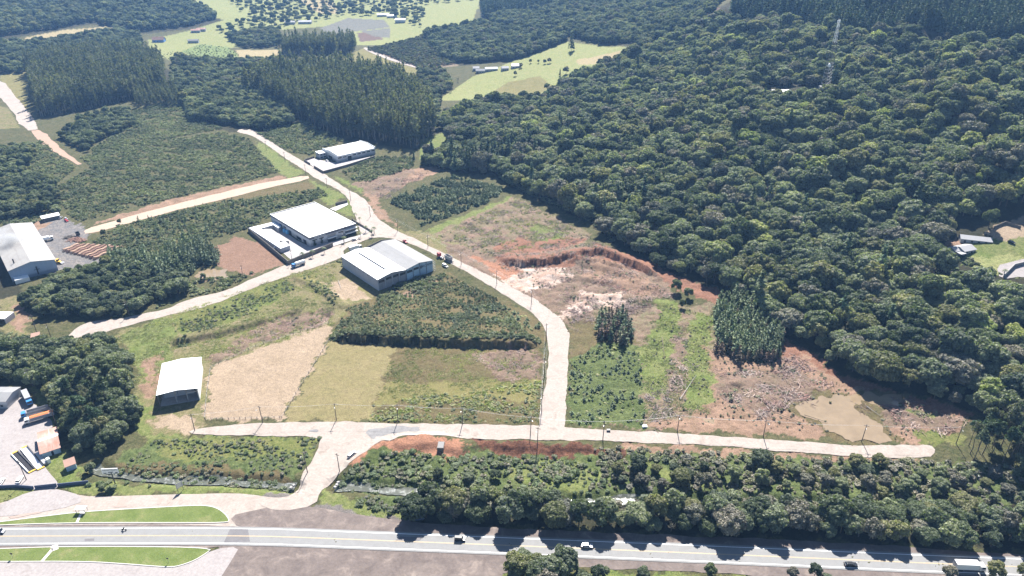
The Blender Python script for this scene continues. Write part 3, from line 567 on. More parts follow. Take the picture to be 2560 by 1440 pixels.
L_YEL = leafmat('pale_grass_blades', [(.16,.17,.065),(.20,.19,.09),(.13,.16,.05),(.18,.16,.08)])
L_DRY = leafmat('dead_twigs', [(.13,.095,.08),(.11,.065,.05),(.17,.13,.11),(.13,.055,.04),(.08,.055,.048)], .0)
L_MAROON = leafmat('brown_thicket', [(.115,.105,.072),(.10,.096,.062),(.125,.112,.08),(.09,.10,.052)], .25)
KIND = {}
def reg(kind, variants): KIND[kind] = variants          # (label colour words, crown mesh, trunk mesh)
def cm(VF, mat, nm='crown'): return npmesh(nm, VF[0], VF[1], mat)
def make_kinds():
    bl = [broadleaf_crown(10, 4.6, 15, 70, .5, 1), broadleaf_crown(11, 4.2, 11, 64, .5, 2, 1.0), broadleaf_crown(9, 5.0, 20, 75, .48, 3, .75)]
    tr = [trunk_mesh(8, .28, 5, 1), trunk_mesh(8.6, .26, 5, 2), trunk_mesh(7, .3, 6, 3)]
    V = []
    for m, wd in ((L_DARK, 'dark green'), (L_GREEN, 'grey-green'), (L_OLIVE, 'olive'), (L_GREY, 'grey-brown'), (L_LIME, 'lime green')):
        for k in range(3): V.append((wd, cm(bl[k], m), tr[k]))
    reg('broadleaf_tree', V)
    eu = [tall_crown(24, 7, 3.8, 10, .8, 5), tall_crown(26, 9, 3.5, 10, .8, 6)]; te = [trunk_mesh(25, .22, 0, 5, .006), trunk_mesh(27, .22, 0, 6, .006)]
    for t in te: t.materials[0] = BARKP
    reg('eucalyptus_tree', [('dark olive', cm(eu[0], L_EUC), te[0]), ('dark olive', cm(eu[1], L_EUC), te[1])])
    pn = [cone_crown(17, 3.5, 3.4, 13, 9, .8, .25, 8, .8), cone_crown(15, 2.5, 3.0, 12, 9, .8, .2, 9, .7)]; tp = [trunk_mesh(16, .22, 0, 8, .005), trunk_mesh(14, .22, 0, 9, .005)]
    reg('pine_tree', [('dark green', cm(pn[0], L_PINE), tp[0]), ('dark green', cm(pn[1], L_PINE), tp[1])])
    yp = [cone_crown(8.5, 1.2, 2.0, 10, 7, .55, -.1, 11, .75), cone_crown(7.5, 1.0, 1.8, 9, 7, .5, -.1, 12, .8)]; ty = [trunk_mesh(8, .12, 0, 11, .005), trunk_mesh(7, .11, 0, 12, .005)]
    reg('young_pine', [('green', cm(yp[0], L_YPINE), ty[0]), ('green', cm(yp[1], L_YPINE), ty[1]), ('rusty brown', cm(yp[1], L_RUST), ty[1])])
    op = [lobes_crown([(0,0,13,2.2,1.3),(1.3,.6,11.5,1.7,1),(-1.2,.8,11,1.6,1),(.2,-1.4,12,1.6,1.1),(-.6,.3,14.4,1.4,1)], 22, .6, 1.0)]
    reg('tall_pine', [('airy dark green', cm(op[0], L_PINE), trunk_mesh(14, .2, 3, 21, .02)), ('airy olive', cm(op[0], L_EUC), trunk_mesh(14, .2, 3, 22, .02))])
    bb = [bare_crown(8, 3.4, 16, 31), bare_crown(7, 3.0, 14, 32)]
    reg('bare_tree', [('leafless grey-brown', cm(bb[0], L_GREY), trunk_mesh(5, .2, 4, 31)), ('leafless grey-brown', cm(bb[1], L_GREY), trunk_mesh(4.5, .2, 4, 32))])
make_kinds()
# low plants that nobody could count, as meshes to scatter
def bushmesh(r, h, n, size, mat, seed):
    rr = random.Random(seed); L = [(rr.uniform(-.5, .5) * r, rr.uniform(-.5, .5) * r, h * rr.uniform(.3, .6), r * rr.uniform(.45, .7), h * rr.uniform(.3, .42)) for _ in range(4)]
    return cm(lobes_crown(L, n, size, .6, -.3), mat, 'bush')
def tuft(h, n, mat, spread=.5, width=.12):
    C = np.column_stack([RNG.normal(0, spread, n), RNG.normal(0, spread, n), RNG.uniform(.1, .6, n) * h]); Nn = norm(np.column_stack([RNG.normal(0, 1, n), RNG.normal(0, 1, n), RNG.uniform(.1, .8, n)]))
    V, F = cards(C, Nn, h * .7, .5); return cm((V, F), mat, 'tuft')
def twigs(n, L, mat, seed):
    rr = random.Random(seed); b = MB()
    for i in range(n):
        a = rr.gauss(0, .7) + seed; p = Vector((rr.gauss(0, L * .5), rr.gauss(0, L * .5), rr.uniform(.05, .5))); d = Vector((math.cos(a), math.sin(a), rr.gauss(0, .2))) * L * rr.uniform(.3, 1); b.beam(p, p + d, .13, .13)
    return mkmesh('twigs', b.v, b.f, mat)
PROTO = {}
def proto(nm, meshes): PROTO[nm] = [bpy.data.objects.new(nm, me) for me in meshes]
proto('bush', [bushmesh(1.6, 2.4, 26, .5, L_BUSH, i) for i in (1, 2, 3)] + [bushmesh(1.5, 2.2, 26, .5, L_GREEN, 4), bushmesh(1.5, 2.6, 26, .5, L_DARK, 5)])
proto('lush', [bushmesh(1.5, 1.6, 26, .5, L_LUSH, i) for i in (6, 7)] + [bushmesh(1.4, 2.0, 26, .5, L_BUSH, 8), bushmesh(1.4, 1.8, 24, .5, L_MAROON, 9)])
proto('thicket', [bushmesh(1.5, 2.0, 26, .45, L_MAROON, i) for i in (10, 11)] + [bushmesh(1.4, 2.0, 26, .5, L_GREY, 12), bushmesh(1.4, 2.0, 26, .5, L_BUSH, 13)])
proto('yellow', [tuft(.9, 60, L_YEL, .6), bushmesh(.9, .9, 40, .35, L_YEL, 14), bushmesh(.8, .8, 40, .35, L_BUSH, 15)])
proto('tuft', [tuft(.42, 40, L_YEL, .5), tuft(.36, 36, L_YEL, .6), tuft(.4, 36, L_BUSH, .5)])
proto('sapling', [cm(cone_crown(2.4, .2, .8, 7, 6, .3, -.3, 41), L_YPINE), cm(cone_crown(2.0, .2, .75, 6, 6, .3, -.3, 42), L_PINE)])
proto('splot', [cm(cone_crown(2.2, .15, .8, 6, 6, .3, -.3, 43), L_YPINE), bushmesh(.9, .8, 40, .35, L_LUSH, 17), bushmesh(.8, .7, 40, .35, L_YEL, 18)])
proto('twigs', [twigs(26, 2.6, L_DRY, 1), twigs(22, 3.4, L_DRY, 2), bushmesh(1.1, .7, 40, .3, L_MAROON, 16)])
def lattice(px, s, jit=.42):
    P = W(px); lo, hi = P.min(0), P.max(0); X, Y = np.meshgrid(np.arange(lo[0], hi[0] + s, s), np.arange(lo[1], hi[1] + s, s * .87))
    X = X + (np.arange(X.shape[0]) % 2)[:, None] * s / 2; X = X.ravel() + RNG.uniform(-jit, jit, X.size) * s; Y = Y.ravel() + RNG.uniform(-jit, jit, Y.size) * s
    m = pip(X, Y, P); return np.column_stack([X[m], Y[m]])
def scatter(name, pts, rz, sc, ix, protos, label=None):
    me = bpy.data.meshes.new(name); me.vertices.add(len(pts)); me.vertices.foreach_set('co', np.asarray(pts, np.float32).ravel())
    for nm, ty, ar, key in (('rz', 'FLOAT', rz, 'value'), ('sc', 'FLOAT_VECTOR', sc, 'vector'), ('ix', 'INT', ix, 'value')):
        a = me.attributes.new(nm, ty, 'POINT'); a.data.foreach_set(key, np.asarray(ar, np.int32 if ty == 'INT' else np.float32).ravel())
    o = link(name, me); ng = bpy.data.node_groups.new(name, 'GeometryNodeTree')
    ng.interface.new_socket('Geometry', in_out='INPUT', socket_type='NodeSocketGeometry'); ng.interface.new_socket('Geometry', in_out='OUTPUT', socket_type='NodeSocketGeometry')
    gi = ng.nodes.new('NodeGroupInput'); go = ng.nodes.new('NodeGroupOutput'); jn = ng.nodes.new('GeometryNodeJoinGeometry')
    def attr(nm, ty): n = ng.nodes.new('GeometryNodeInputNamedAttribute'); n.data_type = ty; n.inputs[0].default_value = nm; return n.outputs[0]
    a_rz, a_sc, a_ix = attr('rz', 'FLOAT'), attr('sc', 'FLOAT_VECTOR'), attr('ix', 'INT')
    cx = ng.nodes.new('ShaderNodeCombineXYZ'); ng.links.new(a_rz, cx.inputs[2])
    for k, pr in enumerate(protos):
        gj = ng.nodes.new('GeometryNodeJoinGeometry')
        for p in pr:
            oi = ng.nodes.new('GeometryNodeObjectInfo'); oi.inputs[0].default_value = p; ng.links.new(oi.outputs['Geometry'], gj.inputs[0])
        g2 = ng.nodes.new('GeometryNodeGeometryToInstance'); ng.links.new(gj.outputs[0], g2.inputs[0])
        cmpn = ng.nodes.new('FunctionNodeCompare'); cmpn.data_type = 'INT'; cmpn.operation = 'EQUAL'
        ins = [s for s in cmpn.inputs if s.type == 'INT']; ng.links.new(a_ix, ins[0]); ins[1].default_value = k
        ip = ng.nodes.new('GeometryNodeInstanceOnPoints'); ng.links.new(gi.outputs[0], ip.inputs['Points']); ng.links.new(cmpn.outputs[0], ip.inputs['Selection'])
        ng.links.new(g2.outputs[0], ip.inputs['Instance']); ng.links.new(cx.outputs[0], ip.inputs['Rotation']); ng.links.new(a_sc, ip.inputs['Scale']); ng.links.new(ip.outputs[0], jn.inputs[0])
    ng.links.new(jn.outputs[0], go.inputs[0]); md = o.modifiers.new('scatter', 'NODES'); md.node_group = ng
    o['kind'] = 'stuff'
    if label: o['label'] = label
    return o
# --- tree places: kind, colour weights, spacing, scale range, polygon, where, group
BW = lambda d, g, o, b, l: [d]*3 + [g]*3 + [o]*3 + [b]*3 + [l]*3
HILL = BW(.25,.43,.15,.12,.05)
FOREST = [
 ('broadleaf_tree', HILL, 7.6, (.7,1.65), [(1060,395),(1110,300),(1240,258),(1350,250),(1460,195),(1600,128),(1700,95),(1830,45),(2000,62),(2100,95),(2250,75),(2400,125),(2560,115),(2760,110),(2900,420),(2900,700),(2760,1090),(2560,1075),(2440,1025),(2110,930),(1950,820),(1790,715),(1650,668),(1540,615),(1480,558),(1300,478),(1240,440),(1130,428),(1060,415)], 'on the wooded hillside right of the cleared land', 'trees of the hillside forest'),
 ('pine_tree', [.5,.5], 42, (.9,1.35), [(1060,395),(1350,255),(1700,100),(2100,100),(2760,115),(2900,420),(2900,700),(2560,1075),(2110,925),(1790,710),(1540,610),(1300,475)], 'standing dark above the hillside forest canopy', 'dark conifers in the hillside forest'),
 ('bare_tree', [.5,.5], 24, (1.1,1.5), [(1060,395),(1350,255),(1700,100),(2100,100),(2760,115),(2900,420),(2900,700),(2560,1075),(2110,925),(1790,710),(1540,610),(1300,475)], 'between the green crowns of the hillside forest', 'bare trees in the hillside forest'),
 ('pine_tree', [.5,.5], 6.5, (1.1,1.5), [(1830,-25),(2760,-60),(2760,112),(2400,120),(2250,70),(2100,88),(2000,55),(1830,38)], 'in the plantation along the hilltop', 'pines of the hilltop plantation'),
 ('eucalyptus_tree', [.5,.5], 6.0, (.85,1.1), [(70,185),(100,292),(180,282),(330,250),(415,222),(410,170),(380,152),(250,142),(120,152)], 'in the dense stand beside the far gravel road', 'eucalyptus stand by the far gravel road'),
 ('eucalyptus_tree', [.5,.5], 6.6, (.95,1.3), [(600,235),(700,192),(830,187),(1000,212),(1060,262),(1090,332),(1040,370),(930,352),(820,332),(740,292),(650,240)], 'in the large stand behind the white-roofed building', 'eucalyptus stand behind the white-roofed building'),
 ('eucalyptus_tree', [.5,.5], 6, (.8,1.1), [(705,124),(890,116),(885,137),(710,138)], 'in the far stand before the grey field', 'far eucalyptus stand'),
 ('eucalyptus_tree', [.5,.5], 6, (.5,.75), [(330,240),(440,228),(455,262),(340,272)], 'at the edge of the dense stand by the far gravel road', 'small eucalyptus by the stand'),
 ('broadleaf_tree', BW(.5,.4,.1,0,0), 6, (.8,1.2), [(450,255),(560,222),(650,222),(715,262),(735,312),(660,327),(560,312),(480,302)], 'in the domed grove left of the large eucalyptus stand', 'trees of the domed grove'),
 ('broadleaf_tree', BW(.3,.5,.15,.05,0), 6, (.6,1.0), [(430,185),(560,165),(620,185),(600,220),(460,245),(430,222)], 'in the wood between the two eucalyptus stands', 'trees between the stands'),
 ('broadleaf_tree', BW(.4,.5,.1,0,0), 5.5, (.6,.9), [(150,345),(210,300),(320,278),(338,315),(250,352),(215,385),(165,350)], 'in the grove below the far eucalyptus stand', 'trees of the left grove'),
 ('broadleaf_tree', BW(.45,.45,.1,0,0), 5.5, (.55,.9), [(-60,385),(85,365),(85,400),(60,430),(140,465),(150,545),(100,535),(-60,562)], 'on the left edge behind the sawmill', 'trees behind the sawmill'),
 ('broadleaf_tree', BW(.45,.45,.1,0,0), 4.6, (.5,.85), [(55,765),(120,705),(230,672),(330,655),(470,700),(465,735),(330,785),(210,800),(85,790)], 'in the wood between the sawmill and the gravel road', 'trees below the sawmill'),
 ('young_pine', [.5,.5,0], 3.0, (.7,1.15), [(270,640),(420,640),(500,660),(480,690),(390,705),(280,690)], 'in the pine patch beside the log stacks', 'pines beside the log stacks'),
 ('young_pine', [.5,.5,0], 3.2, (.6,1.0), [(410,620),(500,600),(550,640),(540,668),(470,660)], 'by the muddy pond left of the factory', 'pines by the small muddy pond'),
 ('young_pine', [.5,.5,0], 9, (.4,.8), [(290,560),(420,540),(520,520),(700,490),(690,520),(520,590),(350,620)], 'in the thicket beside the dirt track', 'pines in the thicket by the track'),
 ('broadleaf_tree', BW(.5,.38,.12,0,0), 5.0, (.6,1.05), [(-60,868),(150,872),(275,852),(335,930),(352,1040),(300,1110),(205,1138),(165,1100),(135,1010),(60,955),(-60,955)], 'in the wood beside the truck yard', 'trees beside the truck yard'),
 ('tall_pine', [.6,.4], 6.5, (.8,1.05), [(165,1000),(230,960),(300,1040),(260,1100),(190,1090)], 'rising from the wood beside the truck yard', 'tall pines beside the truck yard'),
 ('broadleaf_tree', BW(.38,.3,.12,.2,0), 6.0, (.7,1.12), [(1010,1302),(1045,1262),(1250,1256),(1700,1266),(2100,1264),(2700,1290),(2700,1384),(2560,1374),(2000,1342),(1700,1332),(1200,1306)], 'in the belt of trees along the highway', 'trees along the highway'),
 ('bare_tree', [.5,.5], 14, (.7,1.0), [(1010,1302),(1045,1262),(1700,1266),(2700,1290),(2700,1380),(2000,1345),(1200,1308)], 'among the trees along the highway', 'leafless trees along the highway'),
 ('broadleaf_tree', BW(.2,.35,.2,.25,0), 7.5, (.4,.75), [(1520,1185),(1700,1165),(2000,1165),(2330,1165),(2700,1180),(2700,1270),(2100,1245),(1700,1240),(1540,1225)], 'in the thicket between the river and the gravel road', 'trees between river and gravel road'),
 ('broadleaf_tree', BW(.3,.35,.2,.15,0), 12, (.35,.55), [(1050,1195),(1250,1180),(1350,1200),(1500,1215),(1500,1232),(1250,1230),(1060,1215)], 'on the river bank below the red earth mound', 'trees on the bank below the mound'),
 ('broadleaf_tree', BW(.2,.45,.25,.1,0), 5, (.55,.85), [(1265,1440),(1290,1415),(1400,1425),(1500,1440),(1560,1470),(1250,1500)], 'on the near side of the highway by the puddle', 'trees on the near side of the highway'),
 ('broadleaf_tree', BW(.2,.45,.25,.1,0), 8, (.3,.5), [(1560,1440),(1900,1452),(2560,1480),(2760,1490),(2760,1530),(1560,1500)], 'on the near verge at the bottom of the view', 'trees on the near verge'),
 ('tall_pine', [.5,.5], 5.0, (.8,1.1), [(2400,1108),(2480,1060),(2560,1030),(2680,1050),(2680,1150),(2560,1175),(2430,1150)], 'at the end of the gravel road', 'airy pines at the end of the gravel road'),
 ('broadleaf_tree', BW(.5,.4,.1,0,0), 9, (.9,1.3), [(-300,-40),(420,-40),(545,45),(480,66),(360,78),(230,56),(100,78),(0,92),(-300,95)], 'on the hazy far hill at upper left', 'trees of the far hill'),
 ('broadleaf_tree', BW(.5,.4,.1,0,0), 8, (.8,1.2), [(-300,112),(60,112),(130,105),(300,75),(350,90),(360,130),(250,135),(110,150),(60,185),(-300,180)], 'in the wood behind the far eucalyptus stand', 'trees behind the far stand'),
 ('broadleaf_tree', BW(.4,.4,.15,.05,0), 7, (.7,1.1), [(440,150),(560,155),(700,155),(705,170),(560,175),(430,180)], 'along the lower edge of the far vineyard', 'trees below the far vineyard'),
 ('broadleaf_tree', BW(.5,.38,.07,.05,0), 7, (.9,1.3), [(1060,85),(1200,62),(1420,95),(1400,108),(1300,148),(1180,158),(1110,150),(1075,110)], 'in the dark wood above the farmhouse', 'trees above the farmhouse'),
 ('broadleaf_tree', BW(.5,.38,.07,.05,0), 7.5, (.9,1.3), [(1210,35),(1400,15),(1560,5),(1700,-20),(1830,-20),(1780,35),(1700,80),(1600,112),(1480,108),(1420,88),(1230,60)], 'on the wooded slopes beyond the pasture', 'trees beyond the pasture'),
 ('pine_tree', [.5,.5], 7, (1.1,1.4), [(1200,5),(1300,-25),(1420,-30),(1430,5),(1320,35),(1210,45)], 'in the dark far plantation', 'pines of the far plantation'),
 ('broadleaf_tree', BW(.4,.4,.15,.05,0), 22, (.7,1.3), [(540,-30),(900,-40),(1210,-30),(1180,0),(1060,15),(1060,70),(960,38),(860,40),(700,70),(600,100),(540,75),(620,45)], 'among the far pastures', 'trees among the far pastures'),
 ('broadleaf_tree', BW(.4,.4,.15,.05,0), 7.5, (.7,1.1), [(560,90),(700,75),(700,118),(610,122)], 'beside the far farm track', 'trees by the far farm track'),
 ('broadleaf_tree', BW(.1,.3,.4,.2,0), 4.5, (.32,.5), [(915,125),(1060,88),(1128,105),(1140,160),(1050,172),(980,145)], 'in the low coppice above the winding track', 'low trees above the winding track'),
 ('broadleaf_tree', BW(.3,.4,.2,.1,0), 6, (.6,1.0), [(1040,180),(1110,180),(1130,215),(1100,245),(1095,320),(1070,270)], 'between the eucalyptus stand and the pasture', 'trees left of the pasture'),
 ('young_pine', [.6,.3,.1], 2.5, (.8,1.1), [(1782,790),(1800,755),(1860,745),(1915,790),(1960,850),(1945,895),(1850,895),(1795,868)], 'in the block of young pines on the cleared land', 'young pines on the cleared land'),
 ('young_pine', [0,0,1], 2.6, (.6,.9), [(1790,868),(1850,895),(1945,895),(1945,903),(1850,908),(1788,880)], 'along the lower edge of the young pine block', 'rusty pines on the cleared land'),
 ('young_pine', [.35,.15,.5], 3.3, (.7,1.25), [(1493,800),(1570,790),(1578,845),(1560,865),(1495,850)], 'in the small dark clump beside the gravel road', 'pines in the small dark clump'),
 ('pine_tree', [.5,.5], 6, (.8,1.2), [(1110,400),(1200,400),(1320,360),(1330,380),(1200,430),(1130,428)], 'at the foot of the hillside forest', 'pines at the foot of the hillside'),
 ('pine_tree', [.5,.5], 9, (.7,1.0), [(1440,500),(1560,470),(1620,500),(1600,560),(1520,570)], 'at the edge of the hillside forest above the clearing', 'pines at the forest edge'),
]
HOLES = [[(2325,630),(2390,560),(2540,520),(2700,540),(2700,770),(2490,750),(2360,715)], [(1895,218),(2085,212),(2095,250),(1990,262),(1895,248)], [(1045,345),(1115,325),(1135,375),(1050,405)]]
HW = [W(h) for h in HOLES]; HWD = smooth_poly(HWY, 2, False); GAPW = W([(1375,1250),(1480,1250),(1610,1250),(1600,1300),(1400,1300)])
SINGLE = [('pine_tree',0,1428,128,1.5,'tall conical pine standing alone in the pasture'),('broadleaf_tree',3,1373,158,.75,'leafless-looking grey-brown tree in the middle of the pasture'),('broadleaf_tree',0,1362,160,.6,'dark round tree beside the grey-brown tree in the pasture'),
 ('broadleaf_tree',4,1346,158,.45,'small round tree near the middle of the pasture'),('broadleaf_tree',1,1326,158,.55,'round tree right of the farmhouse at the pasture edge'),('broadleaf_tree',1,1302,170,.7,'larger round tree right of the farmhouse'),('broadleaf_tree',0,1288,190,.6,'slim tree with a bare trunk in the pasture below the farmhouse'),
 ('broadleaf_tree',0,1497,165,.7,'pair tree at the right end of the pasture, left one'),('broadleaf_tree',0,1512,160,.75,'pair tree at the right end of the pasture, right one'),('broadleaf_tree',1,1367,225,.9,'dark tall tree at the lower edge of the pasture'),('broadleaf_tree',3,1415,185,1.0,'grey tree at the right edge of the pasture'),('pine_tree',1,1400,190,.6,'small dark conifer at the right edge of the pasture'),
 ('pine_tree',0,1057,413,.6,'leftmost of the dark conifers above the clearing'),('pine_tree',1,1066,413,.5,'middle of the dark conifers above the clearing'),('pine_tree',0,1082,410,.6,'rightmost of the dark conifers above the clearing'),('pine_tree',1,1035,400,.6,'dark conifer beside the yard wall end of the white-roofed building'),
 ('bare_tree',0,2362,668,.9,'leafless tree below the hillside house'),('bare_tree',1,1128,230,1.3,'leafless spreading tree at the left end of the pasture'),('bare_tree',1,1145,205,1.2,'leafless tree behind the left end of the pasture'),
 ('broadleaf_tree',3,2000,690,1.15,'pale brown tree at the lower edge of the hillside forest'),('broadleaf_tree',4,2245,700,1.2,'large lime green tree in the lower hillside forest'),('broadleaf_tree',4,1830,500,1.2,'bright lime tree above the middle of the clearing'),('broadleaf_tree',4,1560,345,.9,'small bright lime tree in a gap of the hillside forest'),
 ('broadleaf_tree',0,2470,570,1.1,'tree standing above the hillside house'),('broadleaf_tree',0,260,590,.5,'small tree by the end of the dirt track, left one'),('broadleaf_tree',0,300,560,.4,'small tree by the end of the dirt track, right one'),('broadleaf_tree',1,510,700,.45,'small tree on the lower shore of the small muddy pond'),('broadleaf_tree',0,1690,730,.8,'leaning tree at the edge of the cleared red bank'),('broadleaf_tree',1,1720,745,.7,'bushy tree at the edge of the cleared red bank'),('broadleaf_tree',0,1705,770,.5,'smallest tree on the tongue of the cleared red bank'),
 ('broadleaf_tree',2,1290,1440,1.05,'large olive tree beside the puddle at the bottom of the view'),('broadleaf_tree',1,1352,1446,.95,'pale grey-green tree right of the large olive tree at the bottom'),('broadleaf_tree',1,1395,1448,.8,'smaller pale tree beside the pale grey-green tree at the bottom'),('broadleaf_tree',1,1510,1442,.5,'narrow grey-green tree on the near verge below the silver sedan'),('broadleaf_tree',1,1605,1446,.55,'round grey-green tree on the near verge below the tree shadows'),('broadleaf_tree',0,1772,1442,.55,'dark round tree on the near verge under the middle of the highway'),('broadleaf_tree',0,2035,1444,.55,'dark bushy tree on the near verge left of the black car'),('broadleaf_tree',3,1980,1446,.5,'grey-brown tree on the near verge beside the dark bushy tree'),('broadleaf_tree',2,2480,1442,.75,'olive tree hiding the cab of the white box truck'),('broadleaf_tree',3,2370,1448,.6,'grey-brown tree below the white box truck'),('broadleaf_tree',2,2555,1440,.6,'olive tree in the bottom right corner'),('broadleaf_tree',1,228,1178,.55,'grey-green tree between the pale hut and the river'),('broadleaf_tree',0,255,1138,.6,'dark tree at the lower tip of the wood beside the truck yard'),('broadleaf_tree',1,200,1136,.5,'small tree just above the pale blue hut'),('broadleaf_tree',1,1090,1275,.95,'round tree at the left end of the highway tree belt'),('broadleaf_tree',0,1075,1258,1.05,'dark tree at the left end of the highway tree belt by the river')]
def trees():
    allp = {}
    for kind, wts, s, (a, b), poly, where, grp in FOREST:
        P = lattice(poly, s, .36)
        if 'hillside' in where:
            for h in HW: P = P[~pip(P[:, 0], P[:, 1], h)]
        if 'highway' in where or 'verge' in where: P = P[seg_dist(P[:, 0], P[:, 1], HWD) > 7.5]
        if 'highway' in where: P = P[~pip(P[:, 0], P[:, 1], GAPW)]
        if 'river' in where or 'bank' in where: P = P[seg_dist(P[:, 0], P[:, 1], W(RIVER_B)) > 5]
        wts = np.array(wts[:len(KIND[kind])], float); wts /= wts.sum(); ix = RNG.choice(len(wts), len(P), p=wts); sc = RNG.uniform(a, b, len(P)) * RNG.choice([.75, 1, 1, 1, 1.22], len(P))
        for (x, y), i, q in zip(P, ix, sc): allp.setdefault(kind, []).append((x, y, int(i), q, where, grp, None))
    for kind, wi, px, py, q, lab in SINGLE:
        g = G(px, py); i = wi * 3 + 1 if kind == 'broadleaf_tree' else wi; allp.setdefault(kind, []).append((g[0], g[1], i, q, '', None, lab))
    cs, sn = math.cos(PITCH), math.sin(PITCH)
    for kind, L in allp.items():
        L2 = []
        for t in L:
            z = float(hgt([t[0]], [t[1]])[0]); dz = CAMZ - z; dep = t[1] * cs + dz * sn; px = 1280 + FPX * t[0] / dep; py = 720 + FPX * (dz * cs - t[1] * sn) / dep
            vis = -20 < px < 2580 and -10 < py < 1500; L2.append(((1e6 if t[6] else 0) + (t[3] / dep if vis else t[3] / dep * .01), z, vis) + t)
        L2.sort(key=lambda r: -r[0]); first = {}; rest = []; n = 0
        for (imp, z, vis, x, y, i, q, where, grp, lab) in L2:
            wd, cr, tk = KIND[kind][i]; rz = random.uniform(0, 6.28); zs = q * random.uniform(.88, 1.15)
            if n < 300 and (vis or lab) or i not in first:
                if i not in first:
                    o = empty(kind, (x, y, z)); c = link('crown', cr, o); t = link('trunk', tk, o); first[i] = (o, c, t)
                else:
                    o = first[i][0].copy(); COL.objects.link(o)
                    for k in (1, 2):
                        c = first[i][k].copy(); COL.objects.link(c); c.parent = o
                o.location = (x, y, z - .1); o.rotation_euler = (0, 0, rz); o.scale = (q, q, zs); n += 1
                nm = {'broadleaf_tree': 'tree', 'eucalyptus_tree': 'eucalyptus', 'pine_tree': 'pine', 'young_pine': 'young pine', 'tall_pine': 'tall pine', 'bare_tree': 'bare tree'}[kind]
                o['category'] = 'tree'
                if lab: o['label'] = lab
                else: o['label'] = '%s %s %s' % (wd, nm, where); o['group'] = grp
                if lab and 'group' in o: del o['group']
            else: rest.append((x, y, z - .1, rz, q, zs, i))
        if rest:
            r = np.array(rest); names = {'broadleaf_tree': 'forest_trees', 'eucalyptus_tree': 'eucalyptus_plantation', 'pine_tree': 'pine_plantation', 'young_pine': 'young_pine_plantation', 'tall_pine': 'pine_wood', 'bare_tree': 'bare_wood'}
            scatter(names[kind], r[:, :3], r[:, 3], r[:, [4, 4, 5]], r[:, 6].astype(int), [[first[i][1], first[i][2]] if i in first else [] for i in range(len(KIND[kind]))], 'mass of the farther %s' % names[kind].replace('_', ' '))
trees()
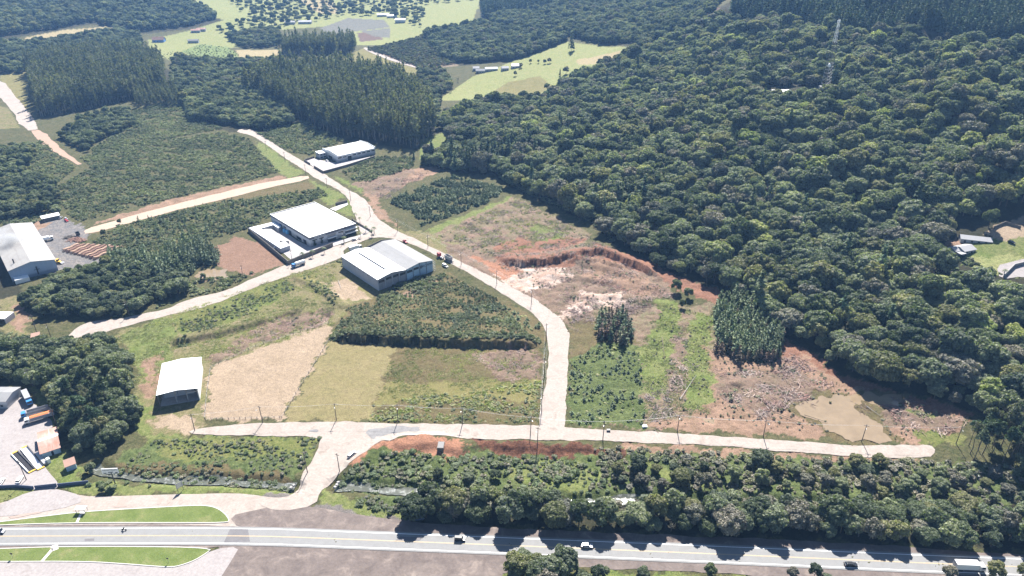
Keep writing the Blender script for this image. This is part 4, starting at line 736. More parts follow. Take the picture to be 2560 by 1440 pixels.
LOW = [   # name, proto, spacing, scale range, polygons
 ('brushwood', 'bush', 1.8, (.35,.8), [[(140,470),(330,357),(560,332),(620,347),(700,430),(560,466),(330,520),(200,556),(150,522)], [(300,565),(520,510),(800,472),(822,488),(700,528),(620,572),(515,602),(430,650),(300,645),(230,605)], [(230,372),(330,312),(480,292),(560,322),(330,362),(230,412)], [(640,332),(760,302),(862,352),(775,387),(720,380)], [(855,432),(930,392),(1040,392),(1030,420),(900,462)],
    [(30,425),(100,350),(190,420),(140,462),(60,430)], [(200,395),(330,358),(230,420)], [(250,300),(460,240),(485,292),(330,312)],
    [(640,335),(700,325),(760,302),(700,345)], [(200,795),(330,790),(470,742),(400,768),(300,793)], [(0,830),(70,830),(90,865),(150,862),(0,872)], [(1240,440),(1300,478),(1480,558),(1540,615),(1500,560),(1300,450)], [(990,700),(1080,690),(1130,700),(1000,760),(930,765)], [(70,565),(-60,560),(-60,540),(140,535)], [(470,700),(600,690),(640,680),(560,725),(480,742)]]),
 ('plot_brush', 'bush', 1.25, (.25,.5), [[(820,852),(870,772),(950,745),(1000,722),(1110,682),(1240,745),(1330,858)]]),
 ('hedge_brush', 'bush', 1.6, (.4,.8), [[(825,848),(1000,857),(1350,864),(1355,850),(1000,842),(830,832)]]),
 ('riverside_growth', 'lush', 2.1, (.4,1.1), [[(850,1188),(960,1132),(1180,1142),(1500,1142),(1520,1235),(1060,1228),(1000,1205),(860,1200)], [(900,1238),(1040,1248),(1030,1290),(960,1285),(900,1265)], [(1500,1250),(2700,1290),(2700,1270),(1500,1232)], [(210,1215),(270,1205),(420,1208),(420,1216),(280,1228)], [(2400,640),(2440,655),(2510,690),(2400,690),(2370,680)]]),
 ('verge_scrub', 'lush', 1.9, (.25,.65), [[(300,1170),(390,1100),(800,1096),(742,1190),(520,1185),(400,1182)], [(445,800),(560,760),(720,700),(740,720),(620,790),(460,850)], [(430,800),(450,862),(480,868),(470,845)], [(745,690),(775,690),(850,745),(835,765)], [(840,655),(860,640),(880,660),(860,670)]]),
 ('river_edge_growth', 'lush', 1.5, (.4,.95), [[(235,1158),(270,1176),(400,1191),(520,1194),(640,1201),(738,1211),(738,1205),(640,1194),(520,1187),(400,1184),(280,1168)], [(250,1187),(330,1195),(400,1200),(520,1203),(640,1209),(730,1220),(728,1224),(640,1213),(520,1207),(330,1199)], [(845,1206),(930,1212),(1010,1216),(1010,1209),(930,1206),(850,1199)], [(850,1217),(930,1224),(1000,1229),(1000,1234),(930,1229),(850,1222)]]),
 ('bank_thicket', 'thicket', 2.4, (.45,1.15), [[(1480,1120),(1700,1128),(2330,1155),(2700,1170),(2700,1270),(2100,1245),(1520,1225),(1500,1150)], [(1040,1258),(1250,1245),(1700,1256),(2100,1255),(2700,1280),(2700,1300),(2000,1290),(1050,1290)]]),
 ('pale_brush', 'yellow', 1.5, (.5,1.0), [[(922,1052),(935,1005),(1350,955),(1345,1058)]]),
 ('rough_grass', 'tuft', 1.6, (.6,1.4), [[(1000,870),(1350,872),(1345,955),(935,1005),(960,930)], [(280,845),(420,790),(740,680),(840,660),(830,815),(520,910),(500,900),(350,980)], [(1640,755),(1780,790),(1770,1030),(1620,1060),(1600,870)], [(1090,590),(1290,495),(1470,590),(1290,640)]]),
 ('sapling_rows', 'sapling', 1.5, (.7,1.4), [[(965,502),(1130,442),(1258,470),(1240,498),(1055,566),(1030,532)]]),
 ('sapling_plot', 'splot', 2.1, (.5,1.1), [[(1425,905),(1500,862),(1600,872),(1612,1062),(1422,1058)], [(1100,770),(1250,760),(1350,812),(1340,835),(1130,820)]]),
 ('vineyard_bushes', 'bush', 6.5, (.5,.8), [[(455,128),(500,110),(570,118),(602,140),(500,151)], [(395,140),(440,125),(500,152),(420,152)]]),
 ('clearing_weeds', 'thicket', 3.0, (.14,.42), [[(1090,590),(1290,495),(1470,590),(1600,690),(1690,740),(1500,770),(1420,830),(1400,760),(1290,690),(1170,630)], [(1780,880),(1960,880),(2120,970),(2430,1050),(2300,1100),(1900,1070),(1640,1060),(1780,1000)], [(1640,750),(1780,780),(1770,1030),(1620,1060)], [(530,905),(680,795),(825,775),(822,800),(640,860)]]),
 ('felled_branches', 'twigs', 2.8, (.45,1.15), [[(1780,930),(1960,915),(2090,980),(2000,1010),(1900,1045),(1790,1005)], [(1690,830),(1720,835),(1715,970),(1660,990)], [(2130,985),(2240,985),(2430,1050),(2350,1085),(2200,1050),(2150,1020)], [(1900,860),(1960,870),(2060,940),(2110,975),(1990,940)], [(1420,770),(1660,745),(1640,790),(1440,830)], [(1620,960),(1680,980),(1670,1050),(1625,1060)]]),
 ('felled_branches', 'twigs', 2.7, (.3,.8), [[(1090,590),(1290,495),(1470,590),(1600,690),(1690,740),(1500,770),(1400,760),(1290,690),(1170,630)], [(530,905),(680,795),(825,775),(822,800),(640,860)], [(1180,882),(1345,875),(1345,945),(1250,955)], [(900,470),(1090,420),(960,500)]]),
]
def lowplants():
    k = 0
    for nm, pr, s, (a, b), polys in LOW:
        P = np.concatenate([lattice(p, s, .5) for p in polys]); n = len(P); z = hgt(P[:, 0], P[:, 1]); q = RNG.uniform(a, b, n) * RNG.choice([.6, 1, 1, 1.3], n); prs = PROTO[pr]
        # clumps: slow waves thin the growth out here and there
        keep = (1.0 if pr == 'bush' else 1.25) * (np.sin(P[:, 0] * .21 + 2 * np.sin(P[:, 1] * .13)) + np.sin(P[:, 1] * .33 + P[:, 0] * .07) + RNG.normal(0, .8, n)) > (-.9 if pr in ('bush', 'lush', 'thicket') else -.5)
        if nm == 'hedge_brush': keep[:] = True
        if nm in ('clearing_weeds', 'felled_branches'): keep &= ~pip(P[:, 0], P[:, 1], W([(1985,1012),(2060,988),(2240,983),(2245,1015),(2170,1025),(2235,1098),(2190,1105),(2110,1100),(2010,1037)])) | (RNG.uniform(0, 1, n) < .08)
        ix = RNG.integers(0, len(prs), n)
        scatter(nm, np.column_stack([P, z])[keep], RNG.uniform(0, 6.28, n)[keep], np.column_stack([q * 1.15, q * 1.15, q * RNG.uniform(.55, 1.05, n)])[keep], ix[keep], [[p] for p in prs], {'brushwood': 'dense green brushwood covering the empty plots', 'plot_brush': 'low grey-green brush on the plot in front of the large warehouse', 'hedge_brush': 'dense dark brush edge above the dry grass plots', 'riverside_growth': 'lush green growth along the river banks', 'bank_thicket': 'brownish thicket along the river and road bank', 'pale_brush': 'pale yellow-green low brush on the plots by the lower road', 'river_edge_growth': 'weeds overhanging the edges of the river', 'verge_scrub': 'low green scrub on the rough plots', 'rough_grass': 'rough grass tufts on the open plots', 'sapling_rows': 'rows of small pine saplings', 'vineyard_bushes': 'low bushes of the far vineyard', 'sapling_plot': 'young pine saplings and weeds on the green plot right of the road', 'clearing_weeds': 'small brown weeds and stumps on the cleared land', 'felled_branches': 'felled branches and slash strewn on the cleared land'}[nm])
lowplants()
# ------------------------------------------------------------------ buildings
def panelmat(name, col, col2, dirt=.35, bw=5.0, rh=1.2):
    m, nt, b = newmat(name); tc = N(nt, 'ShaderNodeTexCoord').outputs['Object']
    sx = N(nt, 'ShaderNodeSeparateXYZ'); nt.links.new(tc, sx.inputs[0]); wv = N(nt, 'ShaderNodeMath', operation='FRACT'); dv = N(nt, 'ShaderNodeMath', operation='DIVIDE'); nt.links.new(sx.outputs[2], dv.inputs[0]); dv.inputs[1].default_value = rh; nt.links.new(dv.outputs[0], wv.inputs[0])
    seam = ramp(nt, wv.outputs[0], [(0, (.6,.6,.6)), (.05, (.65,.65,.65)), (.09, (1,1,1))])
    mp = N(nt, 'ShaderNodeMapping'); mp.inputs['Scale'].default_value = (.7, .7, .12); nt.links.new(tc, mp.inputs[0])
    f = noise(nt, .8, 6, .7, mp.outputs[0]); c = mix(nt, ramp(nt, f, [(.45, (0,0,0)), (.75, (dirt,)*3)]), col, col2); c = mix(nt, 1.0, c, seam, 'MULTIPLY')
    nt.links.new(c, b.inputs['Base Color']); b.inputs['Roughness'].default_value = .8; return m
M_GLASS = newmat('window_glass')[0]; _b = M_GLASS.node_tree.nodes['Principled BSDF']; _b.inputs['Base Color'].default_value = (.018,.022,.03,1); _b.inputs['Roughness'].default_value = .12; _b.inputs['Specular IOR Level'].default_value = .5
M_VOID = plain('dark_opening', (.02,.02,.025), .9, .2); M_CONC = plain('concrete', (.30,.29,.28), .9, .2, .7); M_CONCD = plain('weathered_concrete', (.15,.135,.12), .9, .3, .6); M_BLUEW = panelmat('blue_white_panels', (.33,.44,.53), (.24,.33,.41)); M_GREYW = panelmat('raw_concrete_panels', (.26,.25,.26), (.15,.14,.15), .8); M_PANEL = panelmat('pale_panels', (.38,.39,.42), (.27,.28,.31), .5)
M_WALL = panelmat('white_wall', (.50,.51,.53), (.37,.385,.41), .4, 5, 40); M_BAND = plain('grey_band', (.12,.12,.145), .6, .1); M_ROOFW = roofmat('white_metal_roof', (.80,.80,.80), (.68,.68,.67), .45, .9, .3); M_ROOFG = roofmat('grey_fibre_roof', (.22,.22,.225), (.16,.162,.165), .75, .8, .6, .3)
M_ROOFS = roofmat('stained_metal_roof', (.27,.26,.245), (.18,.16,.145), .5, .6, .7); M_RUST = roofmat('rusty_roof', (.33,.17,.13), (.48,.36,.32), .8, 1.5, .8, .2); M_TILE = roofmat('brown_tile_roof', (.30,.19,.15), (.20,.14,.12), .85, 2, .5, .2); M_HROOF = roofmat('pale_tile_roof', (.30,.30,.31), (.24,.24,.25), .7, 2, .4, .3)
M_BLUE = plain('blue_sheet', (.16,.30,.62), .5, .1); M_TANK = plain('blue_tank', (.12,.38,.62), .4, .1); M_METAL = plain('grey_metal', (.35,.35,.36), .5, .15, 1, .3); M_DARKM = plain('dark_steel', (.06,.06,.065), .5, .2); M_RED = plain('red_paint', (.45,.035,.04), .35, .1); M_TYRE = plain('tyre_rubber', (.02,.02,.02), .9, .2)
M_WOODP = plain('pole_wood', (.13,.11,.095), .9, .3, 1); M_YELP = plain('yellow_paint', (.6,.38,.06), .5, .1); M_ORANGE = plain('orange_tarp', (.62,.19,.07), .7, .15); M_TARP = plain('grey_tarp', (.27,.27,.29), .7, .2); M_SILV = plain('silver_paint', (.5,.5,.52), .3, .06, 1, .4); M_BLACK = plain('black_paint', (.02,.022,.025), .25, .1); M_DBLUE = plain('dark_blue_paint', (.05,.075,.14), .4, .1); M_CABB = plain('blue_paint', (.05,.20,.48), .35, .1)
M_LOG = plain('log_bark', (.34,.21,.16), .9, .35, 3); M_CUT = plain('log_cut', (.52,.36,.26), .9, .2, 4)
class Fr:
    def __init__(s, name, o, x, z, label, cat, group=None, depth=None, dz=None):
        p = PZ(*o, z); s.gz = float(hgt([p[0]], [p[1]])[0]) if dz is None else dz
        p = PZ(*o, z + s.gz); q = PZ(*x, z + s.gz); d = q - p; s.w = float(np.hypot(d[0], d[1])); s.a = math.atan2(d[1], d[0]); s.o = p[:2]
        s.e = empty(name, (p[0], p[1], s.gz), s.a, label, cat, group)
        if depth: s.d = s.l(*depth, z)[1]
    def l(s, px, py, z):
        p = PZ(px, py, z + s.gz)[:2] - s.o; c, n = math.cos(s.a), math.sin(s.a); return (p[0]*c + p[1]*n, -p[0]*n + p[1]*c)
    def add(s, nm, mb, mat): return mb.build(nm, mat, s.e)
def slab_roof(x0, z0, x1, z1, ya, yb, t=.18):       # one roof slope along y
    return MB().prism([(x0, z0), (x1, z1), (x1, z1 + t), (x0, z0 + t)], ya, yb, 'y')
# -- twin gabled warehouse
f = Fr('warehouse', (943.8,699), (1080.9,651), 8.0, 'large twin-gabled warehouse with one white and one grey roof', 'warehouse', None, (853,641.3))
Wd, D = f.w, f.d; V_ = f.l(1013.4,673.6,8)[0]; m1 = V_ * .5; m2 = (V_ + Wd) / 2; H = 8.0; RI = 1.7
f.add('wall', MB().prism([(0,-2),(V_-.01,-2),(V_-.01,H),(m1,H+RI),(0,H)], 0, D), M_GREYW); wl = f.add('wall', MB().prism([(V_+.01,-2),(Wd,-2),(Wd,H),(m2,H+RI),(V_+.01,H)], 0, D), M_BLUEW); wl['label'] = 'pale blue painted gable wall'
for (a, za, b_, zb, mt) in ((-.4, H-.1, m1, H+RI, M_ROOFW), (m1, H+RI, V_, H, M_ROOFW), (V_, H, m2, H+RI, M_ROOFG), (m2, H+RI, Wd+.4, H-.1, M_ROOFG)):
    f.add('roof', slab_roof(a, za+.05, b_, zb+.05, -.5, D+.3), mt)['label'] = 'white metal roof slope' if mt is M_ROOFW else 'grey fibre roof slope'
f.add('roof_gutter', MB().box(V_-.3, V_+.3, -.5, D+.2, H+.18, H+.26), M_DARKM)
p0 = f.l(894.7,633,10); p1 = f.l(962,672,10); f.add('ridge_vent', MB().prism([(m1-1.2, H+RI+.1), (m1+1.2, H+RI+.1), (m1+1.0, H+RI+.75), (m1-1.0, H+RI+.75)], max(3, p1[1]), p0[1]), M_ROOFW); f.add('vent_shadow_strip', MB().box(m1-1.25, m1-1.05, max(3, p1[1])+.1, p0[1]-.1, H+RI-.1, H+RI+.5), M_VOID)  # thin dark box stands in for the shadow line beside the vent
for i in range(9):
    y = .3 + i * (D - .6) / 8
    f.add('pilaster', MB().box(-.16, .0, y-.25, y+.25, -1.5, H-.15), M_PANEL); f.add('spout', MB().box(-.5, -.17, y-.15, y+.15, H-1.3, H-.9), M_DARKM)
f.add('side_wall_cladding', MB().box(-.06, -.003, .25, D-.25, -1.5, H-.2), M_PANEL)
for k, (a, b_) in enumerate(((0, V_), (V_, Wd))):
    for i in range(4):
        xa = a + (b_-a) * i / 4 + .7; xb = a + (b_-a) * (i+1) / 4 - .5
        if k == 0 or i < 2: f.add('window', MB().box(xa, xb, -.07, .02, H-2.9+(.4 if i in (1,2) else 0), H-1.3+(.4 if i in (1,2) else 0)), M_GLASS)
        f.add('pilaster', MB().box(xa-.75, xa-.4, -.2, -.003, -1.5, H+.1 + (RI*.5 if i in (1,3) else RI if i == 2 else 0) - .3), M_PANEL if k == 0 else M_BAND)
text('PROAMB', 2.3, .04, plain('sign_dark', (.07,.09,.12), .6, .1), 'lettering', f.e, (V_ + (Wd-V_) * .78, -.1, H-2.6), (R(90), 0, 0))
em = MB(); [em.cyl((V_+(Wd-V_)*.565 + .75*math.cos(a), -.12, H-1.9+.75*math.sin(a)), (V_+(Wd-V_)*.565 + .75*math.cos(a), -.03, H-1.9+.75*math.sin(a)), .42, None, 8) for a in np.arange(0, 6.2, 1.05)]; f.add('emblem', em, MATS['sign_dark'])
f.add('rear_parapet', MB().prism([(V_-1.5, H-1), (Wd-2, H-1), (Wd-2, H+.8), (m2, H+RI+1.1), (V_-1.5, H+1.2)], D+.32, D+.6), M_CONCD)
lc = MB(); [lc.beam((Wd+.6+dx, .5+dy, -1), (Wd+.6+dx, .5+dy, 6), .12, .12) for dx in (0, 2) for dy in (0, 1.5)]; [lc.beam((Wd+.6, .5+dy, z), (Wd+2.6, .5+dy, z), .1, .1) for z in np.arange(0, 6.1, 1.2) for dy in (0, 1.5)]; f.add('access_frame', lc, M_METAL)
# -- factory with dark band
f = Fr('factory_building', (773.7,593.9), (888.3,558.8), 7.5, 'white flat-roofed factory with grey parapet band and lettering on its front', 'factory', None, (685,532.7))
Wd, D = f.w, f.d
f.add('wall', MB().box(0, Wd, 0, D, -1, 6.0), M_WALL)
bd = MB(); bd.box(-.3, Wd+.3, -.3, .05, 5.7, 7.5).box(-.3, Wd+.3, D-.05, D+.3, 5.7, 7.5).box(-.3, .05, .06, D-.06, 5.7, 7.5).box(Wd-.05, Wd+.3, .06, D-.06, 5.7, 7.5); f.add('parapet_band', bd, M_BAND)
cp_ = MB(); cp_.box(-.33, Wd+.33, -.33, .08, 7.503, 7.6).box(-.33, Wd+.33, D-.08, D+.33, 7.503, 7.6).box(-.33, .08, .09, D-.09, 7.503, 7.6).box(Wd-.08, Wd+.33, .09, D-.09, 7.503, 7.6); f.add('parapet_cap', cp_, M_WHITE)
f.add('roof', MB().prism([(.1, 6.02), (D-.1, 6.02), (D-.1, 6.9), (D/2, 7.55), (.1, 6.9)], .1, Wd-.1, 'x'), M_ROOFW)
r0 = f.l(770.9,572,7.5); r1 = f.l(851.7,552.4,7.5); rl = MB().box(r0[0], r1[0], D*.32, D*.32+.7, 6.9, 7.75); f.add('roof_vent', rl, M_METAL)
text('TRINCFRUIT', 1.75, .12, M_WHITE, 'lettering', f.e, (Wd*.205, -.5, 5.95), (R(90), 0, 0))
for (a, b_) in ((.05,.15), (.19,.29), (.61,.71)): f.add('window', MB().box(Wd*a, Wd*b_, -.08, .02, 4.0, 4.9), M_GLASS)
f.add('entrance', MB().box(Wd*.365, Wd*.545, -.06, .02, -.5, 2.6), M_VOID); f.add('entrance_glazing', MB().box(Wd*.365, Wd*.545, -.12, -.07, 2.7, 5.2), M_CONC); f.add('entrance_canopy', MB().box(Wd*.36, Wd*.56, -1.6, -.02, 2.62, 2.9), M_WHITE)
for a in (.0, .165, .345, .555, .735): f.add('pilaster', MB().box(Wd*a, Wd*a+.5, -.3, -.003, -1, 5.68), M_WALL)
f.add('glass_front', MB().box(Wd*.76, Wd*1.0-.2, -.5, -.004, -.5, 4.6), M_GLASS); f.add('balcony', MB().box(Wd*.745, Wd+.6, -1.8, -.52, 1.9, 2.5), M_WHITE); f.add('balcony', MB().box(Wd*.745, Wd+.6, -1.6, -.53, 4.65, 5.1), M_WHITE)
for i, (a, b_, z0, z1) in enumerate(((.1,.17,-.5,3.2), (.22,.34,.4,2.6), (.47,.53,-.5,3.4), (.60,.66,3.2,4.2), (.70,.77,3.2,4.2))): f.add('door' if z0 < 0 else 'window', MB().box(-.06, .02, D*a, D*b_, z0, z1), M_VOID if z0 < 0 else M_GLASS)
Z1 = lambda x, y: (600 + x/7.11, 480 + y/7.11)
# annex building: L of white flat roofs round the yard
fa = f; g = Fr('annex_building', Z1(720,1000), Z1(885,945), 3.6, 'low L-shaped white-roofed annex along the yard wall of the factory', 'annex')
def poly_local(fr, pts, z): return [fr.l(*Z1(*p), z) for p in pts]
for nm, pts, z, mt in (('roof', [(160,637),(600,530),(725,612),(680,640),(590,582),(365,648),(700,872),(690,905),(800,872),(885,945),(720,1003)], 3.6, M_ROOFW), ('roof', [(372,655),(560,655),(870,870),(800,868),(695,868)], 2.6, M_CONC)):
    P = poly_local(g, pts, z); g.add('wall', MB().prism([(x, y) for x, y in P], -2.2, z-.2, 'z'), M_PANEL if mt is M_ROOFW else M_CONC); g.add(nm, MB().prism([(x, y) for x, y in P], z-.19, z, 'z'), mt)
aw = poly_local(g, [(610,520),(720,605),(835,570),(690,500)], 3.3); g.add('blue_awning', MB().prism(aw, 3.2, 3.3, 'z'), M_BLUE)
for k, (x, y) in enumerate(((790,690), (840,715))):
    q = PZ(*Z1(x, y), 1.2); o = MB().cyl((0,0,0), (0,0,2.4), 1.35, 1.2, 16).cyl((0,0,2.4), (0,0,2.8), 1.2, .4, 16).build('water_tank', M_TANK, None, (q[0], q[1], .15)); tag(o, 'blue water tank beside the factory, %s of two' % ('left' if k == 0 else 'right'), 'tank', 'blue water tanks')
sheet('paved_yard', [Z1(*p) for p in [(640,640),(700,620),(870,760),(1010,860),(1240,970),(2060,790),(2260,720),(2080,600),(2330,690),(2100,820),(1660,970),(1190,1080),(900,1200),(420,800)]], plain('yard_paving', (.30,.28,.28), .85, .12, .4), .2, 1.6, .05, 0)
def wallrun(name, px, h, th, mat, label, cat='wall', base=-.6, wpts=None):
    P = W(px) if wpts is None else np.array(wpts); z = hgt(P[:, 0], P[:, 1]); c = P.mean(0); e = empty(name, (c[0], c[1], float(z.mean())), 0, label, cat); z0 = float(z.mean())
    for i in range(len(P)-1):
        a, b_ = P[i]-c, P[i+1]-c; d = (b_-a)/np.hypot(*(b_-a)); n = np.array([-d[1], d[0]])*th/2; a2 = a - d*th*.5*(i > 0); za, zb = z[i]-z0, z[i+1]-z0
        v = [(*(a2+n), za+base), (*(a2-n), za+base), (*(b_-n), zb+base), (*(b_+n), zb+base), (*(a2+n), za+h), (*(a2-n), za+h), (*(b_-n), zb+h), (*(b_+n), zb+h)]
        MB().add(v, [(0,1,2,3),(4,7,6,5),(0,4,5,1),(1,5,6,2),(2,6,7,3),(3,7,4,0)]).build('wall_panel', mat, e)
    return e
wallrun('yard_wall', [Z1(*p) for p in [(150,700),(860,1292),(1655,965)]], 3.0, .35, M_CONCD, 'dark concrete wall around the factory yard along the gravel road')
wallrun('retaining_wall', [Z1(*p) for p in [(1990,505),(2350,720)]], 1.6, .4, M_CONCD, 'sloping dark retaining wall right of the factory')
wallrun('retaining_wall', [Z1(*p) for p in [(1700,240),(1910,190)]], 2.4, .4, M_CONCD, 'dark retaining wall behind the upper driveway of the factory'); sheet('driveway', [Z1(*p) for p in [(1600,300),(1910,190),(1925,230),(1700,340)]], M_KERB, .3, 1.5, .05, 0)
# -- white building further up the road
Z2 = lambda x, y: (740 + x/10.667, 320 + y/10.667)
f = Fr('white_building', Z2(1095,745), Z2(2105,525), 6.6, 'white building with a white metal roof in front of the eucalyptus stand', 'building', None, Z2(800,540)); Wd, D = f.w, max(12, f.d)
f.add('wall', MB().prism([(0,-1),(D,-1),(D,6.3),(D/2,7.6),(0,6.3)], 0, Wd, 'x'), M_WALL)
f.add('roof', MB().prism([(-.35,6.35),(D/2,7.7),(D/2,7.9),(-.35,6.55)], .31, Wd-.31, 'x'), M_ROOFW); f.add('roof', MB().prism([(D/2+.002,7.7),(D+.35,6.35),(D+.35,6.55),(D/2+.002,7.9)], .31, Wd-.31, 'x'), M_ROOFW)
for x in (-.05, Wd-.3): f.add('end_parapet', MB().prism([(-.4,5.5),(D+.4,5.5),(D+.4,7.6),(D/2,8.8),(-.4,7.6)], x, x+.35, 'x'), M_WHITE)
f.add('fascia', MB().box(.0, Wd, -.5, -.36, 5.7, 6.6), M_WHITE)
for i in range(8):
    if i != 2: f.add('window', MB().box(Wd*(.02+i*.125), Wd*(.11+i*.125), -.06, .02, 3.6, 4.7), M_GLASS)
f.add('door', MB().box(Wd*.265, Wd*.36, -.08, .02, -.5, 4.6), M_VOID); f.add('canopy', MB().box(Wd*.26, Wd*.37, -1.6, -.09, 4.8, 5.0), M_WHITE); f.add('door', MB().box(-.12, -.07, D*.35, D*.6, -.5, 3.4), M_VOID)
ox, oy = f.l(*Z2(630,690), 5.2); qx, _ = f.l(*Z2(800,655), 5.2); bw = max(6, qx-ox); f.add('office_wing', MB().box(ox, ox+bw, oy, oy+9, -1, 5.2), M_WALL); f.add('office_roof', MB().box(ox-.2, ox+bw+.2, oy-.2, oy+9.2, 5.203, 5.5), M_ROOFW)
for k in range(2):
    for z in (.8, 3.3): f.add('window', MB().box(ox+.6+k*bw*.48, ox+bw*.42+k*bw*.48, oy-.06, oy+.02, z, z+1.2), M_GLASS)
f.add('window', MB().box(ox-.06, ox+.02, oy+1, oy+6.5, 3.3, 4.4), M_GLASS)
wallrun('yard_wall', [Z2(*p) for p in [(490,800),(225,890),(380,985)]], 2.0, .3, M_CONCD, 'short yard wall left of the white building gate'); wallrun('yard_wall', [Z2(*p) for p in [(480,1055),(735,1210),(1350,1040),(2110,800)]], 2.3, .3, M_CONCD, 'long brown yard wall in front of the white building')
sheet('paved_yard', [Z2(*p) for p in [(490,800),(230,880),(400,990),(480,1050),(735,1190),(1350,1030),(2110,790),(2100,740),(1100,930),(640,860),(480,800)]], MATS['yard_paving'], .25, 1.6, .05, 0)
# -- white-roofed open shed
f = Fr('open_shed', (393,987.5), (493,970), 7.0, 'white-roofed shed with an open shaded front beside the ploughed field', 'shed', None, (409,909)); Wd, D = f.w, f.d
f.add('roof', slab_roof(-.5, 6.9, Wd/2, 7.9, -.4, D+.3), M_ROOFW); f.add('roof', slab_roof(Wd/2, 7.9, Wd+.5, 6.9, -.4, D+.3), M_ROOFW)
f.add('right_wall', MB().box(Wd-.25, Wd, 0, D, -.5, 6.6), M_WHITE); f.add('rear_wall', MB().box(0, Wd-.26, D-.25, D, -.5, 6.8), M_WHITE); f.add('partition', MB().box(1.2, Wd*.42-.1, 6.5, 6.8, .0, 4.6), M_PANEL); f.add('partition', MB().box(Wd*.42+.1, Wd*.84, 6.5, 6.8, .0, 4.8), M_PANEL)
f.add('front_beam', MB().box(Wd*.72, Wd-.3, .1, .6, 4.9, 5.4), M_CONC)
for i in range(6): f.add('column', MB().box(-.2, .2, .0+i*(D-.8)/5, .4+i*(D-.8)/5, -.5, 6.85), M_CONCD)
for x in (Wd*.42, Wd*.7, Wd-.5): f.add('column', MB().box(x-.18, x+.18, .65, 1.0, -.5, 7.2), M_CONC)
for i in range(9): f.add('spout', MB().box(Wd+.003, Wd+.4, 1+i*(D-2)/8, 1.3+i*(D-2)/8, 6.2, 6.6), M_DARKM)
f.add('floor_slab', MB().box(0, Wd-.27, 0, D-.27, -.3, .12), M_CONC)
# -- sawmill
f = Fr('sawmill_building', (21.9,677.5), (137,649), 8.0, 'long sawmill shed with a stained grey metal roof on the left edge', 'sawmill'); Wd = f.w; D = f.l(73,558.6,8)[1]
f.add('wall', MB().prism([(0,-1),(Wd,-1),(Wd,8),(Wd/2,10.6),(0,8)], 0, D), panelmat('sawmill_wall', (.33,.39,.48), (.25,.29,.36), .5, 5, 30))
f.add('roof', slab_roof(-.6, 8.0, Wd/2, 10.7, -.6, D+.5), M_ROOFS); f.add('roof', slab_roof(Wd/2, 10.7, Wd+.6, 8.0, -.6, D+.5), M_ROOFS)
sl_ = MB(); [sl_.prism([(Wd/2+.4, 10.86), (Wd+.55, 8.24), (Wd+.55, 8.32), (Wd/2+.4, 10.95)], D*t, D*t+.5) for t in (.25,.42,.6,.78,.9)]; f.add('roof_ridge_strips', sl_, M_WHITE)
f.add('chimney', MB().cyl((Wd*.17, D*.1, 8.5), (Wd*.17, D*.1, 12.2), .45, .4, 10), M_DARKM); f.add('lean_to', MB().prism([(1,-1),(9,-1),(9,2.6),(1,3.0)], -5.5, -.01), M_WHITE); f.add('cable_rack', MB().box(Wd*.55, Wd*.58, -.5, -.01, 1, 6.5).box(Wd*.5, Wd*.62, -.6, -.5, 4.5, 4.8), M_DARKM)
# generic gabled building
def gable(name, fr, w, d, h, rise, wall, roof, wins=2, door=True, ov=.4, x0=0, y0=0):
    fr.add('wall', MB().prism([(y0,-.8),(y0+d,-.8),(y0+d,h),(y0+d/2,h+rise),(y0,h)], x0, x0+w, 'x'), wall)
    fr.add('roof', MB().prism([(y0-ov,h-ov*rise*2/d+.04),(y0+d/2,h+rise+.04),(y0+d/2,h+rise+.2),(y0-ov,h-ov*rise*2/d+.2)], x0-ov, x0+w+ov, 'x'), roof)
    fr.add('roof', MB().prism([(y0+d/2+.002,h+rise+.04),(y0+d+ov,h-ov*rise*2/d+.04),(y0+d+ov,h-ov*rise*2/d+.2),(y0+d/2+.002,h+rise+.2)], x0-ov, x0+w+ov, 'x'), roof)
    for i in range(wins): x = x0 + w*(i+.6)/(wins+.4); fr.add('window', MB().box(x-.6, x+.6, y0-.05, y0+.02, 1.1, 2.2), M_GLASS)
    if door: fr.add('door', MB().box(x0+w*.12, x0+w*.12+.9, y0-.06, y0+.02, 0, 2.1), M_DARKM)
def house(name, px, py, ang, w, d, h, rise, wall, roof, label, cat='house', wins=2):
    g = G(px, py); fr = Fr.__new__(Fr); fr.gz = g[2]; fr.o = g[:2]; fr.a = R(ang); fr.e = empty(name, tuple(g), R(ang), label, cat); gable(name, fr, w, d, h, rise, wall, roof, wins); return fr
f = Fr('storage_building', (100,1132), (148.7,1116), 3.6, 'long shed with rusty red roof slopes and a pale stripe in the truck yard', 'shed', None, (79.4,1084)); Wd, D = f.w, f.d
f.add('wall', MB().box(.2, Wd-.2, .4, D*.5, -.5, 3.3), M_BLUEW); f.add('roof', MB().prism([(-.5,3.0),(D*.42,4.6),(D*.42,4.75),(-.5,3.15)], -.3, Wd+.3, 'x'), M_RUST); f.add('roof_stripe', MB().prism([(D*.42+.002,4.6),(D*.55,4.3),(D*.55,4.45),(D*.42+.002,4.75)], -.3, Wd+.3, 'x'), M_WHITE)
f.add('wall', MB().box(.2, Wd-.2, D*.56, D-.3, -.5, 2.9), M_CONC); f.add('roof', MB().prism([(D*.57,3.5),(D+.2,3.0),(D+.2,3.15),(D*.57,3.65)], -.3, Wd+.3, 'x'), M_RUST); f.add('door', MB().box(Wd*.5, Wd*.62, .33, .41, -.2, 2.2), M_VOID)
f = Fr('guard_hut', (163,1167), (188,1158), 2.9, 'small pale blue hut with a grey mono-pitch roof on the lawn', 'hut', None, (155.6,1156)); Wd, D = f.w, max(3, f.d)
